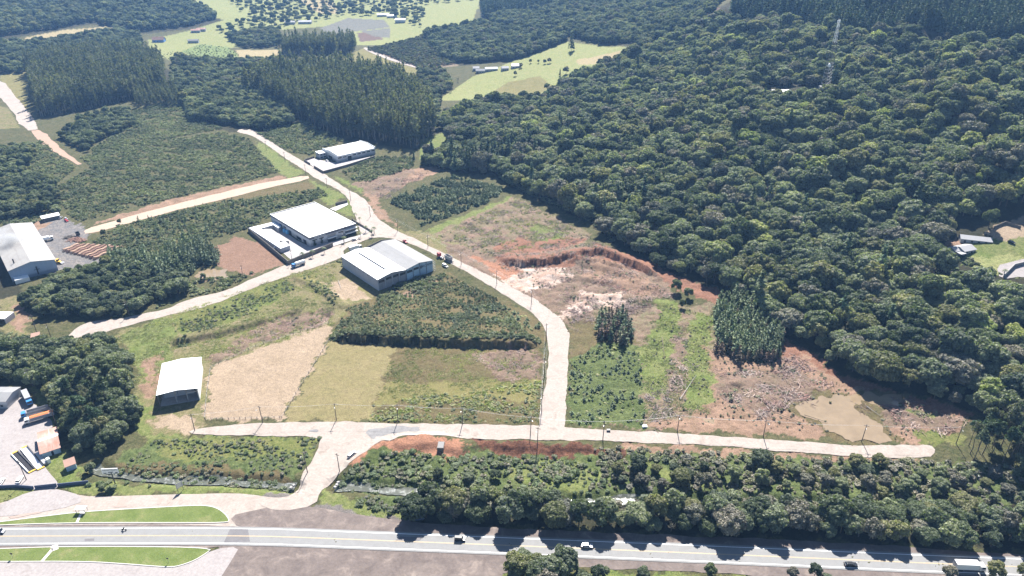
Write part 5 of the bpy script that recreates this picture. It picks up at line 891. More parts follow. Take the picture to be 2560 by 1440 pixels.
f.add('wall', MB().prism([(0,-.4),(D,-.4),(D,3.3),(0,2.7)], 0, Wd, 'x'), M_BLUEW); f.add('roof', MB().prism([(-.4,2.72),(D+.3,3.45),(D+.3,3.6),(-.4,2.87)], -.3, Wd+.3, 'x'), M_TILE)
f = Fr('depot_building', (-45,1003), (13,1003), 4.5, 'grey-roofed depot on the left edge of the truck yard', 'depot', None, (10,968)); gable('d', f, f.w, max(10, f.d), 4.3, 1.2, M_WALL, M_ROOFG, 3)
f = Fr('brick_hut', (77.5,846), (97.8,841.5), 2.8, 'small dark hut among the brush below the sawmill', 'hut', None, (74,836)); f.add('wall', MB().box(0, f.w, 0, max(4, f.d), -.5, 2.6), M_CONCD); f.add('roof', MB().prism([(-.3,2.65),(max(4, f.d)+.3,3.0),(max(4, f.d)+.3,3.12),(-.3,2.77)], -.3, f.w+.3, 'x'), M_TILE)
f = Fr('white_shelter', (-30,796), (11,797), 3.6, 'white-roofed shelter cut by the left edge below the sawmill', 'shelter', None, (4,779)); D = max(8, f.d); f.add('roof', MB().box(0, f.w, 0, D, 3.4, 3.6), M_ROOFW); f.add('rear_wall', MB().box(.1, f.w-.1, D-.3, D, -.5, 3.39), M_WALL); f.add('side_wall', MB().box(f.w-.25, f.w-.02, 0, D-.31, -.5, 3.39), M_WALL)
f = Fr('long_shed', (104,547), (150,537), 3.0, 'narrow white-roofed shed behind the sawmill', 'shed', None, (101,541)); D = max(6, f.d); f.add('wall', MB().box(.2, f.w-.2, .2, D, -.5, 2.75), M_CONCD); f.add('roof', MB().prism([(-.2,2.78),(D+.2,3.1),(D+.2,3.25),(-.2,2.93)], 0, f.w, 'x'), M_ROOFW)
# hillside homestead
hf = house('farm_house', 2408, 640, 20, 9.5, 8, 3.0, 1.5, M_WALL, M_HROOF, 'white bungalow with pale roof on the green hillside terrace', 'house'); gable('x', hf, 5.5, 6, 2.8, 1.2, M_WALL, M_HROOF, 1, False, .4, -4.5, 2.2); hf.add('porch', MB().box(-4.6, -.2, -1.8, 2.0, 2.4, 2.55), M_HROOF)
house('long_house', 2400, 607, -18, 17, 7, 2.8, 1.4, M_WALL, M_HROOF, 'long pale-roofed outbuilding just behind the hillside bungalow', 'outbuilding', 4)
wallrun('foundation_wall', [(2483,573),(2512,560),(2551,573)], 2.0, .3, M_CONCD, 'unfinished foundation walls right of the hillside house'); wallrun('retaining_wall', [(2508,694),(2534,668),(2600,652)], 2.2, .5, M_CONC, 'stepped retaining wall beside the driveway on the right edge')
house('hill_house', 1932, 238, 5, 17, 8, 3, 1.2, M_WALL, M_ROOFW, 'white-roofed house in the forest below the radio tower', 'house', 4); house('tower_hut', 2050, 224, 0, 8, 5, 2.5, .6, M_WALL, M_HROOF, 'small pale hut at the foot of the radio tower', 'hut', 1)
FARM = [(1183,178,8,9,7,M_HROOF,'small grey farmhouse at the left end of the far pasture farm'),(1190,184,3,13,6,M_HROOF,'low white farm building in front of the small grey farmhouse'),(1214,180,10,18,8,M_WALL,'longest pale barn of the far pasture farm'),(1255,178,12,10,7,M_HROOF,'pale shed in the middle of the far pasture farm'),(1280,172,10,14,8,M_ROOFW,'white-roofed house at the right end of the far pasture farm'),
 (381,106,5,20,12,M_TILE,'steep-roofed blue house at the left end of the far village'),(470,108,8,18,7,M_ROOFG,'dark grey barn beside the far vineyard'),(478,82,12,16,8,M_RUST,'reddish-roofed farmhouse behind the far vineyard, left'),(492,79,12,16,8,M_RUST,'reddish-roofed farmhouse behind the far vineyard, right'),
 (746,60,5,26,12,M_HROOF,'pale-roofed house behind the far eucalyptus stand'),(712,61,5,20,9,M_HROOF,'low pale sheds behind the far eucalyptus stand'),(943,42,4,24,12,M_ROOFW,'white-roofed house above the far grey field, left'),(968,45,4,20,12,M_ROOFW,'white-roofed house above the far grey field, right'),(988,58,0,20,12,M_ROOFW,'tall white house at the corner of the far grey field'),(1512,12,0,18,10,M_HROOF,'pale house near the brown far field')]
for (px, py, an, w_, d_, rf, lab) in FARM: house('far_house', px, py, an, w_, d_, 4.0 if 'tall' not in lab else 6.5, 2.0 if 'steep' not in lab else 4.5, M_WALL if 'blue' not in lab else M_BLUE, rf, lab, 'house', 3)
# -- radio tower
g = G(2062, 226); e = empty('radio_tower', tuple(g), .3, 'tall slender lattice radio tower standing in the hillside forest', 'tower'); HT = 63.0; hw = lambda z: 2.6 * (1 - z / HT) ** 1.15 + .6
for b0, b1, mt in ((0, .4, M_METAL), (.4, .68, M_CONCD), (.68, 1.0, M_WHITE)):
    b = MB(); zs = np.linspace(HT*b0, HT*b1, int((b1-b0)*22)+1)
    for z0, z1 in zip(zs[:-1], zs[1:]):
        for sx, sy in ((-1,-1),(1,-1),(1,1),(-1,1)):
            b.beam((sx*hw(z0), sy*hw(z0), z0), (sx*hw(z1), sy*hw(z1), z1), .16, .16); nx_, ny_ = -sy, sx
            b.beam((sx*hw(z0), sy*hw(z0), z0), (nx_*hw(z1), ny_*hw(z1), z1), .09, .09); b.beam((sx*hw(z1), sy*hw(z1), z1), (nx_*hw(z1), ny_*hw(z1), z1), .09, .09)
    b.build('lattice_section', mt, e)
MB().cyl((-2.6,-1.8,HT*.37), (-2.6,-2.8,HT*.37), 1.7, 1.5, 14).build('dish_antenna', M_WHITE, e)
for k in range(6): MB().box(*[(lambda c, r: (c-r, c+r))(hw(HT*.9)*1.4*math.cos(k*1.05), .3), (lambda c, r: (c-r, c+r))(hw(HT*.9)*1.4*math.sin(k*1.05), .3)][0], *[(lambda c, r: (c-r, c+r))(hw(HT*.9)*1.4*math.sin(k*1.05), .3)][0], HT*(.9 if k % 2 else .95), HT*(.9 if k % 2 else .95)+2.2).build('panel_antenna', M_WHITE, e)
# ------------------------------------------------------------------ poles and wires
POLES = [((487,1077),10,'beside the shed entrance'),((657,1057),10,'below the ploughed field'),((841,1050),10,'opposite the road down to the highway'),((995,1053),10,'by the patched asphalt'),((1156,1061),10,'at the edge of the pale brush plot'),((1326,1088),11,'left of the road junction'),((1343,1123),13,'on the dark bank below the junction'),((1507,1099),11,'right of the junction before the young plantation'),((1693,1079),10,'by the muddy bare patch'),((1908,1092),10,'before the felled branches'),((2154,1104),10,'beside the muddy pond'),((2390,1109),10,'at the end of the gravel road by the airy pines'),
 ((1366,850),11,'in the bend of the road'),((1361,943),12,'at the left edge of the road below the bend'),((1354,1030),11,'on the left edge just above the junction'),((1329,757),10,'above the bend on the dirt side'),((1242,710),10,'beside the white washed earth'),((1153,662),10,'behind the grey trailer'),((1070,618),10,'on the verge behind the warehouse'),((994,578),10,'on the verge opposite the factory corner'),((926,542),9,'where the footpath meets the road'),((877,502),10,'above the factory palms'),((818,470),9,'below the dirt track junction'),((765,437),10,'at the dirt track junction'),((713,405),10,'opposite the white building'),((666,376),10,'topmost by the bright verge'),
 ((608,696),10,'by the small muddy pond'),((324,789),10,'left of the road end loop'),((731,657),10,'at the corner of the factory yard wall'),((757,592.0),6,'inside the factory yard'),((860,607),9,'in front of the factory entrance'),((129,847),10,'beside the brush below the sawmill'),((92,832),12,'behind the small dark hut, double'),((769,1182),12,'on the river bank left of the bridge road'),((849,1179),10,'by the river right of the bridge road'),((66,1200),11,'by the white cars in the truck yard'),((83,966),11,'at the top corner of the truck yard'),((140,1060),9,'at the right edge of the truck yard'),((2425,1225),11,'sunk in the thicket at lower right')]
POS = {}
for k, ((px, py), h, where) in enumerate(POLES):
    g = G(px, py); POS[(px, py)] = (g, h); dbl = 'double' in where or h > 11.5
    if k == 0:
        e0 = empty('utility_pole', tuple(g)); s0 = MB().cyl((0,0,-.5), (0,0,10), .2, .13, 8).build('shaft', M_WOODP, e0); c0 = MB().box(-1.1, 1.1, -.07, .07, 9.1, 9.25).build('crossarm', M_WOODP, e0); i0 = MB(); [i0.cyl((x,0,9.25),(x,0,9.5),.07,.05,6) for x in (-1,-.4,.4,1)]; i0.build('insulators', M_CONC, c0); a0 = MB().beam((0,0,8.3),(0,-1.8,8.8),.07,.07).box(-.15,.15,-2.3,-1.7,8.75,8.9).build('street_lamp', M_METAL, e0); e = e0
    else: e = copy_tree(e0)
    e.location = (g[0], g[1], g[2]-.1); e.scale = (1, 1, h/10); e.rotation_euler = (R(random.uniform(-1.5, 1.5)), R(random.uniform(-1.5, 1.5)), random.uniform(-.5, .5)); tag(e, 'dark utility pole %s' % where, 'utility pole', 'utility poles along the roads')
def wire(name, seq, label):
    b = MB()
    for a, c in zip(seq[:-1], seq[1:]):
        (ga, ha), (gc, hc) = POS[a], POS[c]
        for dx in (-.8, .8):
            pa = Vector((ga[0]+dx, ga[1], ga[2]+ha*.94)); pc = Vector((gc[0]+dx, gc[1], gc[2]+hc*.94)); L = (pc-pa).length; pr = pa
            for i in range(1, 7): t = i/6; q = pa.lerp(pc, t); q.z -= L*.02*4*t*(1-t); b.cyl(pr, q, .022, None, 3); pr = q
    tag(b.build(name, M_METAL), label, 'wire')
wire('power_line', [(487,1077),(657,1057),(841,1050),(995,1053),(1156,1061),(1326,1088),(1507,1099),(1693,1079),(1908,1092),(2154,1104),(2390,1109)], 'thin wires strung along the lower gravel road'); wire('power_line', [(1354,1030),(1361,943),(1366,850),(1329,757),(1242,710),(1153,662),(1070,618),(994,578),(926,542),(877,502),(818,470),(765,437),(713,405),(666,376)], 'thin wires strung along the road up to the factory')
# ------------------------------------------------------------------ palms, cypresses
pc = MB(); rr = random.Random(3)
def frond(b, z, L, n=11):
    for k in range(n):
        a = k*6.283/n + rr.uniform(-.2, .2); pr = Vector((0,0,z)); u = Vector((math.cos(a), math.sin(a), 0)); sd_ = Vector((-u.y, u.x, 0)); up = rr.uniform(.2, .8)
        for i in range(1, 5):
            t = i/4; q = Vector((0,0,z)) + u*L*t + Vector((0,0,L*(up*t - .95*t*t))); w_ = .42*(1-t*.8)
            b.add([pr-sd_*.35*(1-.5*t), pr+sd_*.35*(1-.5*t), q+sd_*w_*.8, q-sd_*w_*.8], [(0,1,2,3)]); pr = q
frond(pc, 4.4, 2.2, 13)
pt = MB().cyl((0,0,-.3),(0,0,4.4),.16,.11,7); pe = None
for k, ((px, py), lab) in enumerate([((888,548),'topmost palm on the pavement above the factory'),((900,555),'second palm down the pavement above the factory'),((936,583),'palm at the street corner right of the factory'),((930,591),'palm at the tip of the retaining wall'),((902,594),'palm in front of the glass front of the factory'),((915,580),'bushy palm beside the sloping retaining wall'),((811,633),'rightmost palm along the factory yard wall'),((782,642),'middle palm along the factory yard wall'),((757,648),'leftmost palm along the factory yard wall'),((861,606),'leafy palm by the pole in front of the factory'),((2508,692),'palm on the slope below the hillside house')]):
    g = G(px, py)
    if pe is None: pe = empty('palm_tree', tuple(g)); pt.build('trunk', BARKP, pe); pc.build('crown', L_LUSH, pe); e = pe
    else: e = copy_tree(pe)
    e.location = tuple(g); e.rotation_euler = (0,0,k*1.3); sc_ = random.uniform(.8, 1.15); e.scale = (sc_,)*3; tag(e, lab, 'palm tree', 'palms around the factory')
cyp = cm(cone_crown(4, .2, .9, 9, 8, .4, -.8, 77, .6), L_DARK)
for k, (x, y, lab) in enumerate(((1335,960,'left'), (1460,915,'middle'), (1730,800,'right'))):
    g = PZ(*Z1(x, y), 0); o = empty('cypress', (g[0], g[1], .15), k, '%s of three dark cypresses against the factory front' % lab, 'tree', 'cypresses by the factory'); link('crown', cyp, o)
# ------------------------------------------------------------------ vehicles
def at(px, py, px2, py2, name, label, cat, group=None):
    a = G(px, py); b = G(px2, py2); return empty(name, tuple(a + np.array([0, 0, .22])), math.atan2(b[1]-a[1], b[0]-a[0]), label, cat, group)
def wheels(e, xs, hw, r=.33, w_=.24):
    for x in xs:
        for s in (-1, 1): MB().cyl((x, s*hw - s*w_, r), (x, s*hw, r), r, None, 12).build('wheel', M_TYRE, e)
def tapered(x0, x1, w0, z0, X0, X1, w1, z1): return [(x0,-w0,z0),(x1,-w0,z0),(x1,w0,z0),(x0,w0,z0),(X0,-w1,z1),(X1,-w1,z1),(X1,w1,z1),(X0,w1,z1)]
BF = [(0,3,2,1),(4,5,6,7),(0,1,5,4),(1,2,6,5),(2,3,7,6),(3,0,4,7)]
def bevel(o, w_=.08):
    bm = bmesh.new(); bm.from_mesh(o.data); bmesh.ops.bevel(bm, geom=bm.edges[:], offset=w_, segments=2, affect='EDGES', profile=.6); bm.to_mesh(o.data); bm.free(); return o
def car(px, py, px2, py2, paint, label, L=4.3, kind='car', cat='car'):
    e = at(px, py, px2, py2, 'car' if kind != 'pickup' else 'pickup_truck', label, cat); h = L/2; ht = 1.45 if kind == 'car' else 1.75
    bevel(MB().prism([(-h,.32),(h,.32),(h,.62),(h-.15,.8),(h*.42,.92),(-h+.1,.95),(-h,.8)], -.86, .86).build('body', paint, e), .07)
    if kind == 'pickup': ca, cb, ra, rb = -.35, .95, -.25, .55
    elif kind == 'van': ca, cb, ra, rb = -h+.08, h*.62, -h+.12, h*.35
    else: ca, cb, ra, rb = -h+.25, h*.48, -h+.75, h*.18
    MB().add(tapered(ca, cb, .80, .9, ra, rb, .64, ht-.04), BF).build('window', M_GLASS, e); bevel(MB().add(tapered(ra-.05, rb+.05, .68, ht-.06, ra+.02, rb-.05, .62, ht+.02), BF).build('roof', paint, e), .02)
    for x in ((ra+rb)/2,): MB().add(tapered(x-.06, x+.06, .81, .9, x-.05, x+.05, .66, ht-.03), BF).build('door_pillar', paint, e)
    if kind == 'pickup': MB().box(-h+.12, -.5, -.7, .7, .952, .96).build('cargo_bed', M_VOID, e)
    for s in (-1, 1): MB().box(h-.12, h+.01, s*.72-.16, s*.72+.16, .62, .76).build('headlight', M_WHITE, e); MB().box(-h-.01, -h+.08, s*.72-.14, s*.72+.14, .66, .82).build('tail_light', M_RED, e)
    wheels(e, (-h*.62, h*.62), .88); return e
def cab(e, x, paint, hw=1.2, L=2.0, h=2.7):
    c = bevel(MB().prism([(x,.6),(x+L,.6),(x+L,1.5),(x+L-.25,h),(x,h)], -hw, hw).build('cab', paint, e), .1); MB().add([(x+L+.015,-hw+.15,1.55),(x+L+.015,hw-.15,1.55),(x+L-.2,hw-.2,h-.15),(x+L-.2,-hw+.2,h-.15)], [(0,1,2,3)]).build('windscreen', M_GLASS, c)
    for s in (-1, 1): MB().add([(x+.5,s*(hw+.012),1.55),(x+L-.15,s*(hw+.012),1.55),(x+L-.35,s*(hw+.012),h-.3),(x+.5,s*(hw+.012),h-.3)], [(0,1,2,3)]).build('side_window', M_GLASS, c)
    MB().box(x+L-.05, x+L+.12, -hw, hw, .5, .85).build('bumper', M_DARKM, e)
def truck(px, py, px2, py2, paint, body, bm_, label, L=7.5, kind='box', hb=3.1, hw=1.25, gap=.4):
    e = at(px, py, px2, py2, 'truck', label, 'truck'); MB().box(-L/2, L/2+2.0, -.45, .45, .65, .95).build('chassis', M_DARKM, e)
    if kind == 'box': bevel(MB().box(-L/2, L/2-gap, -hw, hw, 1.0, hb+.5).build('cargo_box', bm_, e), .05); MB().box(-L/2-.02, -L/2+.05, -hw+.1, hw-.1, 1.1, hb+.35).build('rear_door', M_METAL, e)
    elif kind == 'tank': MB().cyl((-L/2,0,2.2),(L/2-gap,0,2.2),1.15,None,18).build('tank', bm_, e); MB().box(-L/2, L/2-gap, -1.15, 1.15, 1.0, 1.5).build('tank_cradle', M_METAL, e)
    elif kind == 'open':
        b = MB(); b.box(-L/2, L/2-gap, -hw, -hw+.1, 1.0, hb).box(-L/2, L/2-gap, hw-.1, hw, 1.0, hb).box(-L/2, -L/2+.1, -hw+.1, hw-.1, 1.0, hb).box(L/2-gap-.1, L/2-gap, -hw+.1, hw-.1, 1.0, hb).box(-L/2+.1, L/2-gap-.1, -hw+.1, hw-.1, 1.0, 1.2); b.build('cargo_body', bm_, e)
    elif kind == 'tarp': bevel(MB().prism([(-hw,1.0),(hw,1.0),(hw,hb),(.3,hb+.45),(-.3,hb+.45),(-hw,hb)], -L/2, L/2-gap, 'x').build('cargo_body', M_TARP, e), .05); MB().prism([(-hw+.1,hb+.08),(hw-.1,hb+.08),(.3,hb+.5),(-.3,hb+.5)], -L/2+.1, L/2-gap-.1, 'x').build('tarpaulin', bm_, e)
    if paint: cab(e, L/2, paint)
    wheels(e, [-L/2+1.0, -L/2+2.2] + ([L/2+1.2] if paint else []), 1.2, .5, .35); return e
car(1467,1368,1500,1369.5,M_SILV,'silver-roofed dark sedan on the highway above the puddle trees',4.4); car(1150,1351,1200,1353,M_BLACK,'black car on the highway beside the first tree shadows',4.2,'van'); car(2126,1415,2170,1417,M_BLACK,'black car in the near lane of the highway at lower right',4.7)
car(-2,1332,40,1331,M_SILV,'pale car on the highway cut by the left edge',4.6,'van'); car(886,601,900,597,M_SILV,'small pale blue-white car parked in front of the factory',4.0); car(1013,606,1020,610,M_RED,'red pickup parked on the road behind the warehouse',4.8,'pickup','pickup truck'); car(881,1140,895,1128,M_SILV,'silver van parked on the road to the highway',4.9,'van','van')
car(1113,667,1125,673,M_WHITE,'white van parked by the corner of the warehouse',5.0,'van','van'); car(50,1203,58,1190,M_WHITE,'white car parked by the lawn wall, right of two',4.4); car(4,1208,13,1194,M_WHITE,'white car parked by the lawn wall, left of two',4.4)
car(1046,1299,1060,1297,M_DBLUE,'blue car parked under the trees beside the highway',4.6); car(1193,1292,1198,1300,M_DBLUE,'dark blue open-backed pickup under the roadside trees',4.8,'pickup','pickup truck')
car(830,402,836,407,M_BLACK,'dark car parked before the white building, right of two',4.4); car(818,404,826,409,M_SILV,'silver car parked before the white building, left of two',4.4)
car(166,549,172,553,M_SILV,'silver car beside the narrow shed of the sawmill yard',4.4); car(167,553.5,174,557.5,M_RED,'reddish car parked in the sawmill yard, nearest the trees',4.2); car(152,546,156,543,M_SILV,'small grey car by the end of the narrow shed',4.0); car(691,622,697,618,M_WHITE,'pale van parked in the factory yard by the annex',4.6,'van','van'); car(2528,608,2535,611,M_BLACK,'dark car below the foundation walls on the hillside',4.2)
truck(2413,1424,2470,1426,M_WHITE,None,M_WHITE,'white box truck driving on the highway at lower right',8.5); truck(886,626,905,620,M_WHITE,None,M_WHITE,'white box truck parked between factory and warehouse',7.5); truck(750,664,735,669,M_CABB,None,M_WHITE,'white tank truck with a blue cab on the road to the left',7.5,'tank')
truck(70,1000,82,1024,M_CABB,None,M_TARP,'grey box truck with a blue cab at the top of the truck yard',9.5); truck(98,1033,70,1041,M_CABB,None,M_TARP,'empty grey open truck behind the orange one',10,'open',2.6); truck(107,1048,80,1056,M_WHITE,None,M_ORANGE,'truck with an orange tarpaulin and white cab in the yard',10,'tarp',2.7); truck(117,602,128,600,M_WHITE,None,M_WHITE,'white open-sided truck beside the sawmill',5,'box',2.6); truck(196,590,200,596,None,None,M_DARKM,'dark open bin by the brush pile in the sawmill yard',5,'open',2.6)
truck(1122,651,1131,656,None,None,M_METAL,'grey open dump trailer behind the red tractor unit',6.5,'open',3.4)
e = at(1102,645,1096,641,'tractor_unit','red truck tractor unit waiting on the road by the warehouse','truck'); MB().box(-3,2,-.45,.45,.6,.9).build('chassis',M_METAL,e); cab(e,1.2,M_RED,1.2,2.1,3.2); MB().cyl((-1.6,0,.9),(-1.6,0,1.15),.6,None,12).build('fifth_wheel',M_DARKM,e); wheels(e,(-2.2,-1.1,2.5),1.2,.5,.35)
e = at(146,658,155,659,'wheel_loader','yellow wheel loader beside the sawmill wall','loader'); bevel(MB().prism([(-2.4,.8),(2,.8),(2,1.6),(-.3,1.7),(-2.4,2.0)],-.9,.9).build('body',M_YELP,e),.08); MB().box(-.6,.7,-.7,.7,1.7,2.9).build('cab',M_GLASS,e); MB().box(-.75,.85,-.8,.8,2.9,3.05).build('roof',M_YELP,e); MB().beam((1.2,0,1.4),(3.1,0,.7),1.2,.25).build('arm',M_YELP,e); MB().prism([(3,.2),(4.1,.2),(3.3,1.2),(3,1.2)],-1.3,1.3).build('bucket',M_METAL,e); wheels(e,(-1.5,1.5),1.15,.7,.5)
# motorcycle with rider
e = at(311,1327,330,1327,'motorcycle','dark motorcycle riding along the highway','motorcycle'); b = MB()
for x in (-.68,.68): MB().cyl((x,-.06,.32),(x,.06,.32),.32,None,14).build('wheel',M_TYRE,e)
b.prism([(-.7,.6),(-.1,.55),(.25,.6),(.45,.85),(.2,.95),(-.1,.8),(-.8,.85)],-.14,.14).beam((.45,0,.9),(.68,0,.35),.08,.08); b.build('body',M_BLACK,e); MB().beam((.42,-.35,1.05),(.42,.35,1.05),.04,.04).build('handlebar',M_METAL,e)
v = [(-.25,0,.88),(-.15,0,1.15),(-.02,0,1.4),(.04,0,1.5),(.08,0,1.62),(.1,.22,1.38),(.3,.27,1.15),(.42,.3,1.06),(.1,-.22,1.38),(.3,-.27,1.15),(.42,-.3,1.06),(.2,.18,.85),(.05,.2,.4),(.2,-.18,.85),(.05,-.2,.4)]
me = bpy.data.meshes.new('person'); me.from_pydata(v, [(0,1),(1,2),(2,3),(3,4),(2,5),(5,6),(6,7),(2,8),(8,9),(9,10),(0,11),(11,12),(0,13),(13,14)], []); po = link('person', me); po.matrix_world = Matrix.Translation(e.location) @ Matrix.Rotation(e.rotation_euler.z, 4, 'Z'); sk = po.modifiers.new('skin', 'SKIN'); me.materials.append(M_BLACK)
for k, r_ in enumerate((.16,.17,.18,.08,.13,.08,.06,.05,.08,.06,.05,.1,.07,.1,.07)): me.skin_vertices[0].data[k].radius = (r_, r_)
me.skin_vertices[0].data[0].use_root = True; po.modifiers.new('sub', 'SUBSURF').render_levels = 1; tag(po, 'person in dark clothes and helmet riding the motorcycle', 'person')
# ------------------------------------------------------------------ yard things, signs, fences
g = G(288,1209); e = empty('billboard', tuple(g), R(4), 'white billboard on a dark post beside the river', 'billboard'); MB().cyl((0,0,-.5),(0,0,6.2),.22,None,10).build('post',M_DARKM,e); p_ = MB().box(-3.6,3.0,-.12,.12,5.6,8.3).build('panel',M_WHITE,e); MB().box(-3.65,3.05,.125,.2,5.55,8.35).build('frame',M_METAL,e); text('TRINCFRUIT',1.05,.01,plain('sign_ink',(.03,.05,.06),.6,.1),'lettering',p_,(-.3,-.13,7.15),(R(90),0,0)); MB().box(-3.1,-1.9,-.14,-.125,5.8,6.2).box(1.6,2.6,-.14,-.125,5.8,6.3).box(-1.2,.9,-.14,-.125,6.2,6.6).build('pictures',MATS['sign_ink'],p_)
g = G(452,1227); e = empty('road_sign', tuple(g), R(50), 'small grey slatted sign board on two legs by the access road', 'sign'); [MB().beam((x,0,-.3),(x,0,4.6),.15,.15).build('leg',M_DARKM,e) for x in (-1.1,1.1)]; [MB().box(-1.4,1.4,-.1,-.0,1.9+i*.7,2.45+i*.7).build('board',M_METAL,e) for i in range(4)]
for k, (a, b_) in enumerate((((37.5,1134),(80,1178)), ((61,1121),(102,1171)))):
    A, B = W([a])[0], W([b_])[0]; L = float(np.hypot(*(B-A))); e = empty('weighbridge', (A[0],A[1],.1), math.atan2(*(B-A)[::-1]), 'long weighbridge platform in the truck yard, %s of two' % ('left' if k == 0 else 'right'), 'weighbridge', 'weighbridges in the truck yard'); MB().box(0,L,-1.5,-1.1,0,.7).build('kerb',M_WHITE,e); MB().box(0,L,1.1,1.5,0,.7).build('kerb',M_DARKM,e); MB().box(0,L,-1.09,1.09,0,.25).build('deck',M_VOID if k == 0 else M_SILV,e); MB().box(-.8,-.01,-1.4,1.4,0,.4).build('ramp',M_YELP,e); MB().box(L+.01,L+.8,-1.4,1.4,0,.4).build('ramp',M_YELP,e)
    if k: MB().box(L*.45,L-.5,1.6,3.0,0,1.1).build('platform',M_METAL,e); MB().box(L-2.2,L-.6,3.1,4.4,0,2.2).build('booth',M_WHITE,e)
M_NAVY = plain('navy_wall', (.07,.09,.15), .7, .15); wallrun('street_wall', [(-40,1222),(41,1218.5),(85,1222)], 1.5, .25, M_NAVY, 'dark blue street wall left of the yard gate'); wallrun('yard_gate', [(88,1222),(143,1216)], 1.7, .15, M_NAVY, 'dark blue sliding gate of the truck yard', 'gate'); wallrun('street_wall', [(145,1216),(222,1208)], 1.5, .25, M_NAVY, 'dark blue street wall right of the yard gate')
for (px, py, px2, py2, x, lab) in ((1101,1140,1102,1110,0,'grey box container standing in the red earth mound'),):
    g = G(px, py-8); e = empty('container', (g[0],g[1],g[2]-.2), R(-3), lab, 'container'); b = MB(); b.box(-1.4,1.4,0,4.4,0,2.9); b.build('body',M_CONCD,e); r_ = MB(); [r_.box(-1.46,1.46,y,y+.12,.1,2.8) for y in (.3,1.3,2.3,3.3,4.1)]; r_.build('ribs',M_METAL,e); MB().box(-1.3,1.3,.15,4.25,2.903,2.95).build('lid',M_DARKM,e)
g = G(1521,1078); e = empty('concrete_bin', tuple(g), 0, 'small dark square bin on the verge of the gravel road', 'bin'); MB().box(-.8,.8,-.5,.5,0,.9).build('body',M_DARKM,e); MB().box(-.85,.85,-.55,.55,.903,1.0).build('lid',M_CONC,e)
g = G(1612,1068); o = bevel(MB().prism([(-1.3,0),(1.3,0),(1.0,.9),(-.2,1.2),(-1.1,.8)],-.9,.9).build('boulder',M_WHITE,None,tuple(g)),.3); tag(o,'white wrapped heap at the corner of the young plantation','heap')
for k,(px,py) in enumerate(((33,1395),(422,1407))):
    g = G(px,py); e = empty('traffic_sign',tuple(g),0,'small dark traffic sign on the lower lawn island, %s' % ('near the left edge' if k==0 else 'near its right tip'),'sign'); MB().cyl((0,0,-.2),(0,0,2.4),.05,None,6).build('post',M_METAL,e); MB().cyl((0,-.06,2.3),(0,-.02,2.3),.5 if k==0 else .42,None,8).build('plate',M_DARKM,e)
g = G(203,1285); e = empty('bus_shelter',tuple(g),0,'white flat-roofed bus shelter at the crossing of the upper lawn island','bus shelter'); MB().box(-2.0,2.0,-.2,2.0,2.4,2.55).build('roof',M_WHITE,e); [MB().box(x-.07,x+.07,y-.07,y+.07,0,2.39).build('post',M_METAL,e) for x in (-1.7,1.7) for y in (0,1.8)]; MB().box(-1.4,1.4,1.3,1.7,.4,.5).build('bench',M_CONC,e)
def fence(px, label, sp=4.0, h=1.3, mat=M_WOODP):
    P = resample(W(px), sp, False); c = P.mean(0); z = hgt(P[:,0],P[:,1]); e = empty('wire_fence',(c[0],c[1],float(z.mean())),0,label,'fence'); me = None; b = MB(); pr = None
    for (x,y),zz in zip(P,z):
        loc = (x-c[0],y-c[1],zz-z.mean())
        if me is None: o = MB().box(-.1,.1,-.1,.1,-.3,h).build('post',mat,e,loc); me = o.data
        else: link('post',me,e,loc)
        if pr is not None: [b.beam((pr[0],pr[1],pr[2]+k),(loc[0],loc[1],loc[2]+k),.03,.03) for k in (.4,.8,1.2)]
        pr = loc
    b.build('wires',M_METAL,e)
fence([(514,1050),(600,1048),(700,1046)],'wooden post fence along the lower edge of the ploughed field',2.6); fence([(512,1048),(517,985),(527,920),(640,866),(822,808)],'wire fence around the left and upper sides of the ploughed field'); fence([(704,1046),(740,985),(790,905),(823,850)],'wire fence between the ploughed field and the dry grass plot',3.4); fence([(1364,860),(1358,940),(1350,1040)],'wire fence beside the road left of the straight',4)
# log stacks in the sawmill yard
A0, A1 = W([(158,630)])[0], W([(214,606)])[0]; STP = W([(203,664)])[0] - A0; u = (A1-A0); LR = float(np.hypot(*u)); an = math.atan2(u[1],u[0]); rg = random.Random(9); NR = 9
for k in range(NR):
    p = A0 + STP*k/(NR-1)*1.0 + u/LR*(k*1.2); L = LR*(.75+.07*k) ; e = empty('log_stack',(p[0],p[1],float(hgt([p[0]],[p[1]])[0])),an,'row of stacked reddish logs in the sawmill yard, number %d counting from the brush pile' % (k+1),'log pile','log stacks in the sawmill yard'); b = MB(); 
    for r_ in range(5):
        x = .2*r_
        while x < L-.2*r_: d = rg.uniform(.14,.24); y = rg.uniform(-.25,.25); b.cyl((x+d,-1.1+y,.2+r_*.33+rg.uniform(-.06,.06)+.25*math.sin(x*.8+k)),(x+d,1.1+y,.2+r_*.33+.25*math.sin(x*.8+k)),d,None,6); x += 2*d
    b.build('logs',M_LOG if k%2 else M_CUT,e)
for k,(px,py,s) in enumerate(((172,594,1.6),(186,600,2.2),(203,603,1.8))):
    g = G(px,py); b = MB(); [b.beam((rg.gauss(0,s),rg.gauss(0,s),abs(rg.gauss(0,.6))),(rg.gauss(0,s),rg.gauss(0,s),abs(rg.gauss(0,.8))),.2,.2) for _ in range(90)]; tag(b.build('brush_pile',M_LOG if k else M_CONCD,None,tuple(g)),'pile of dark wood offcuts above the log stacks, %s' % ('left','middle','right')[k],'wood pile','offcut piles')
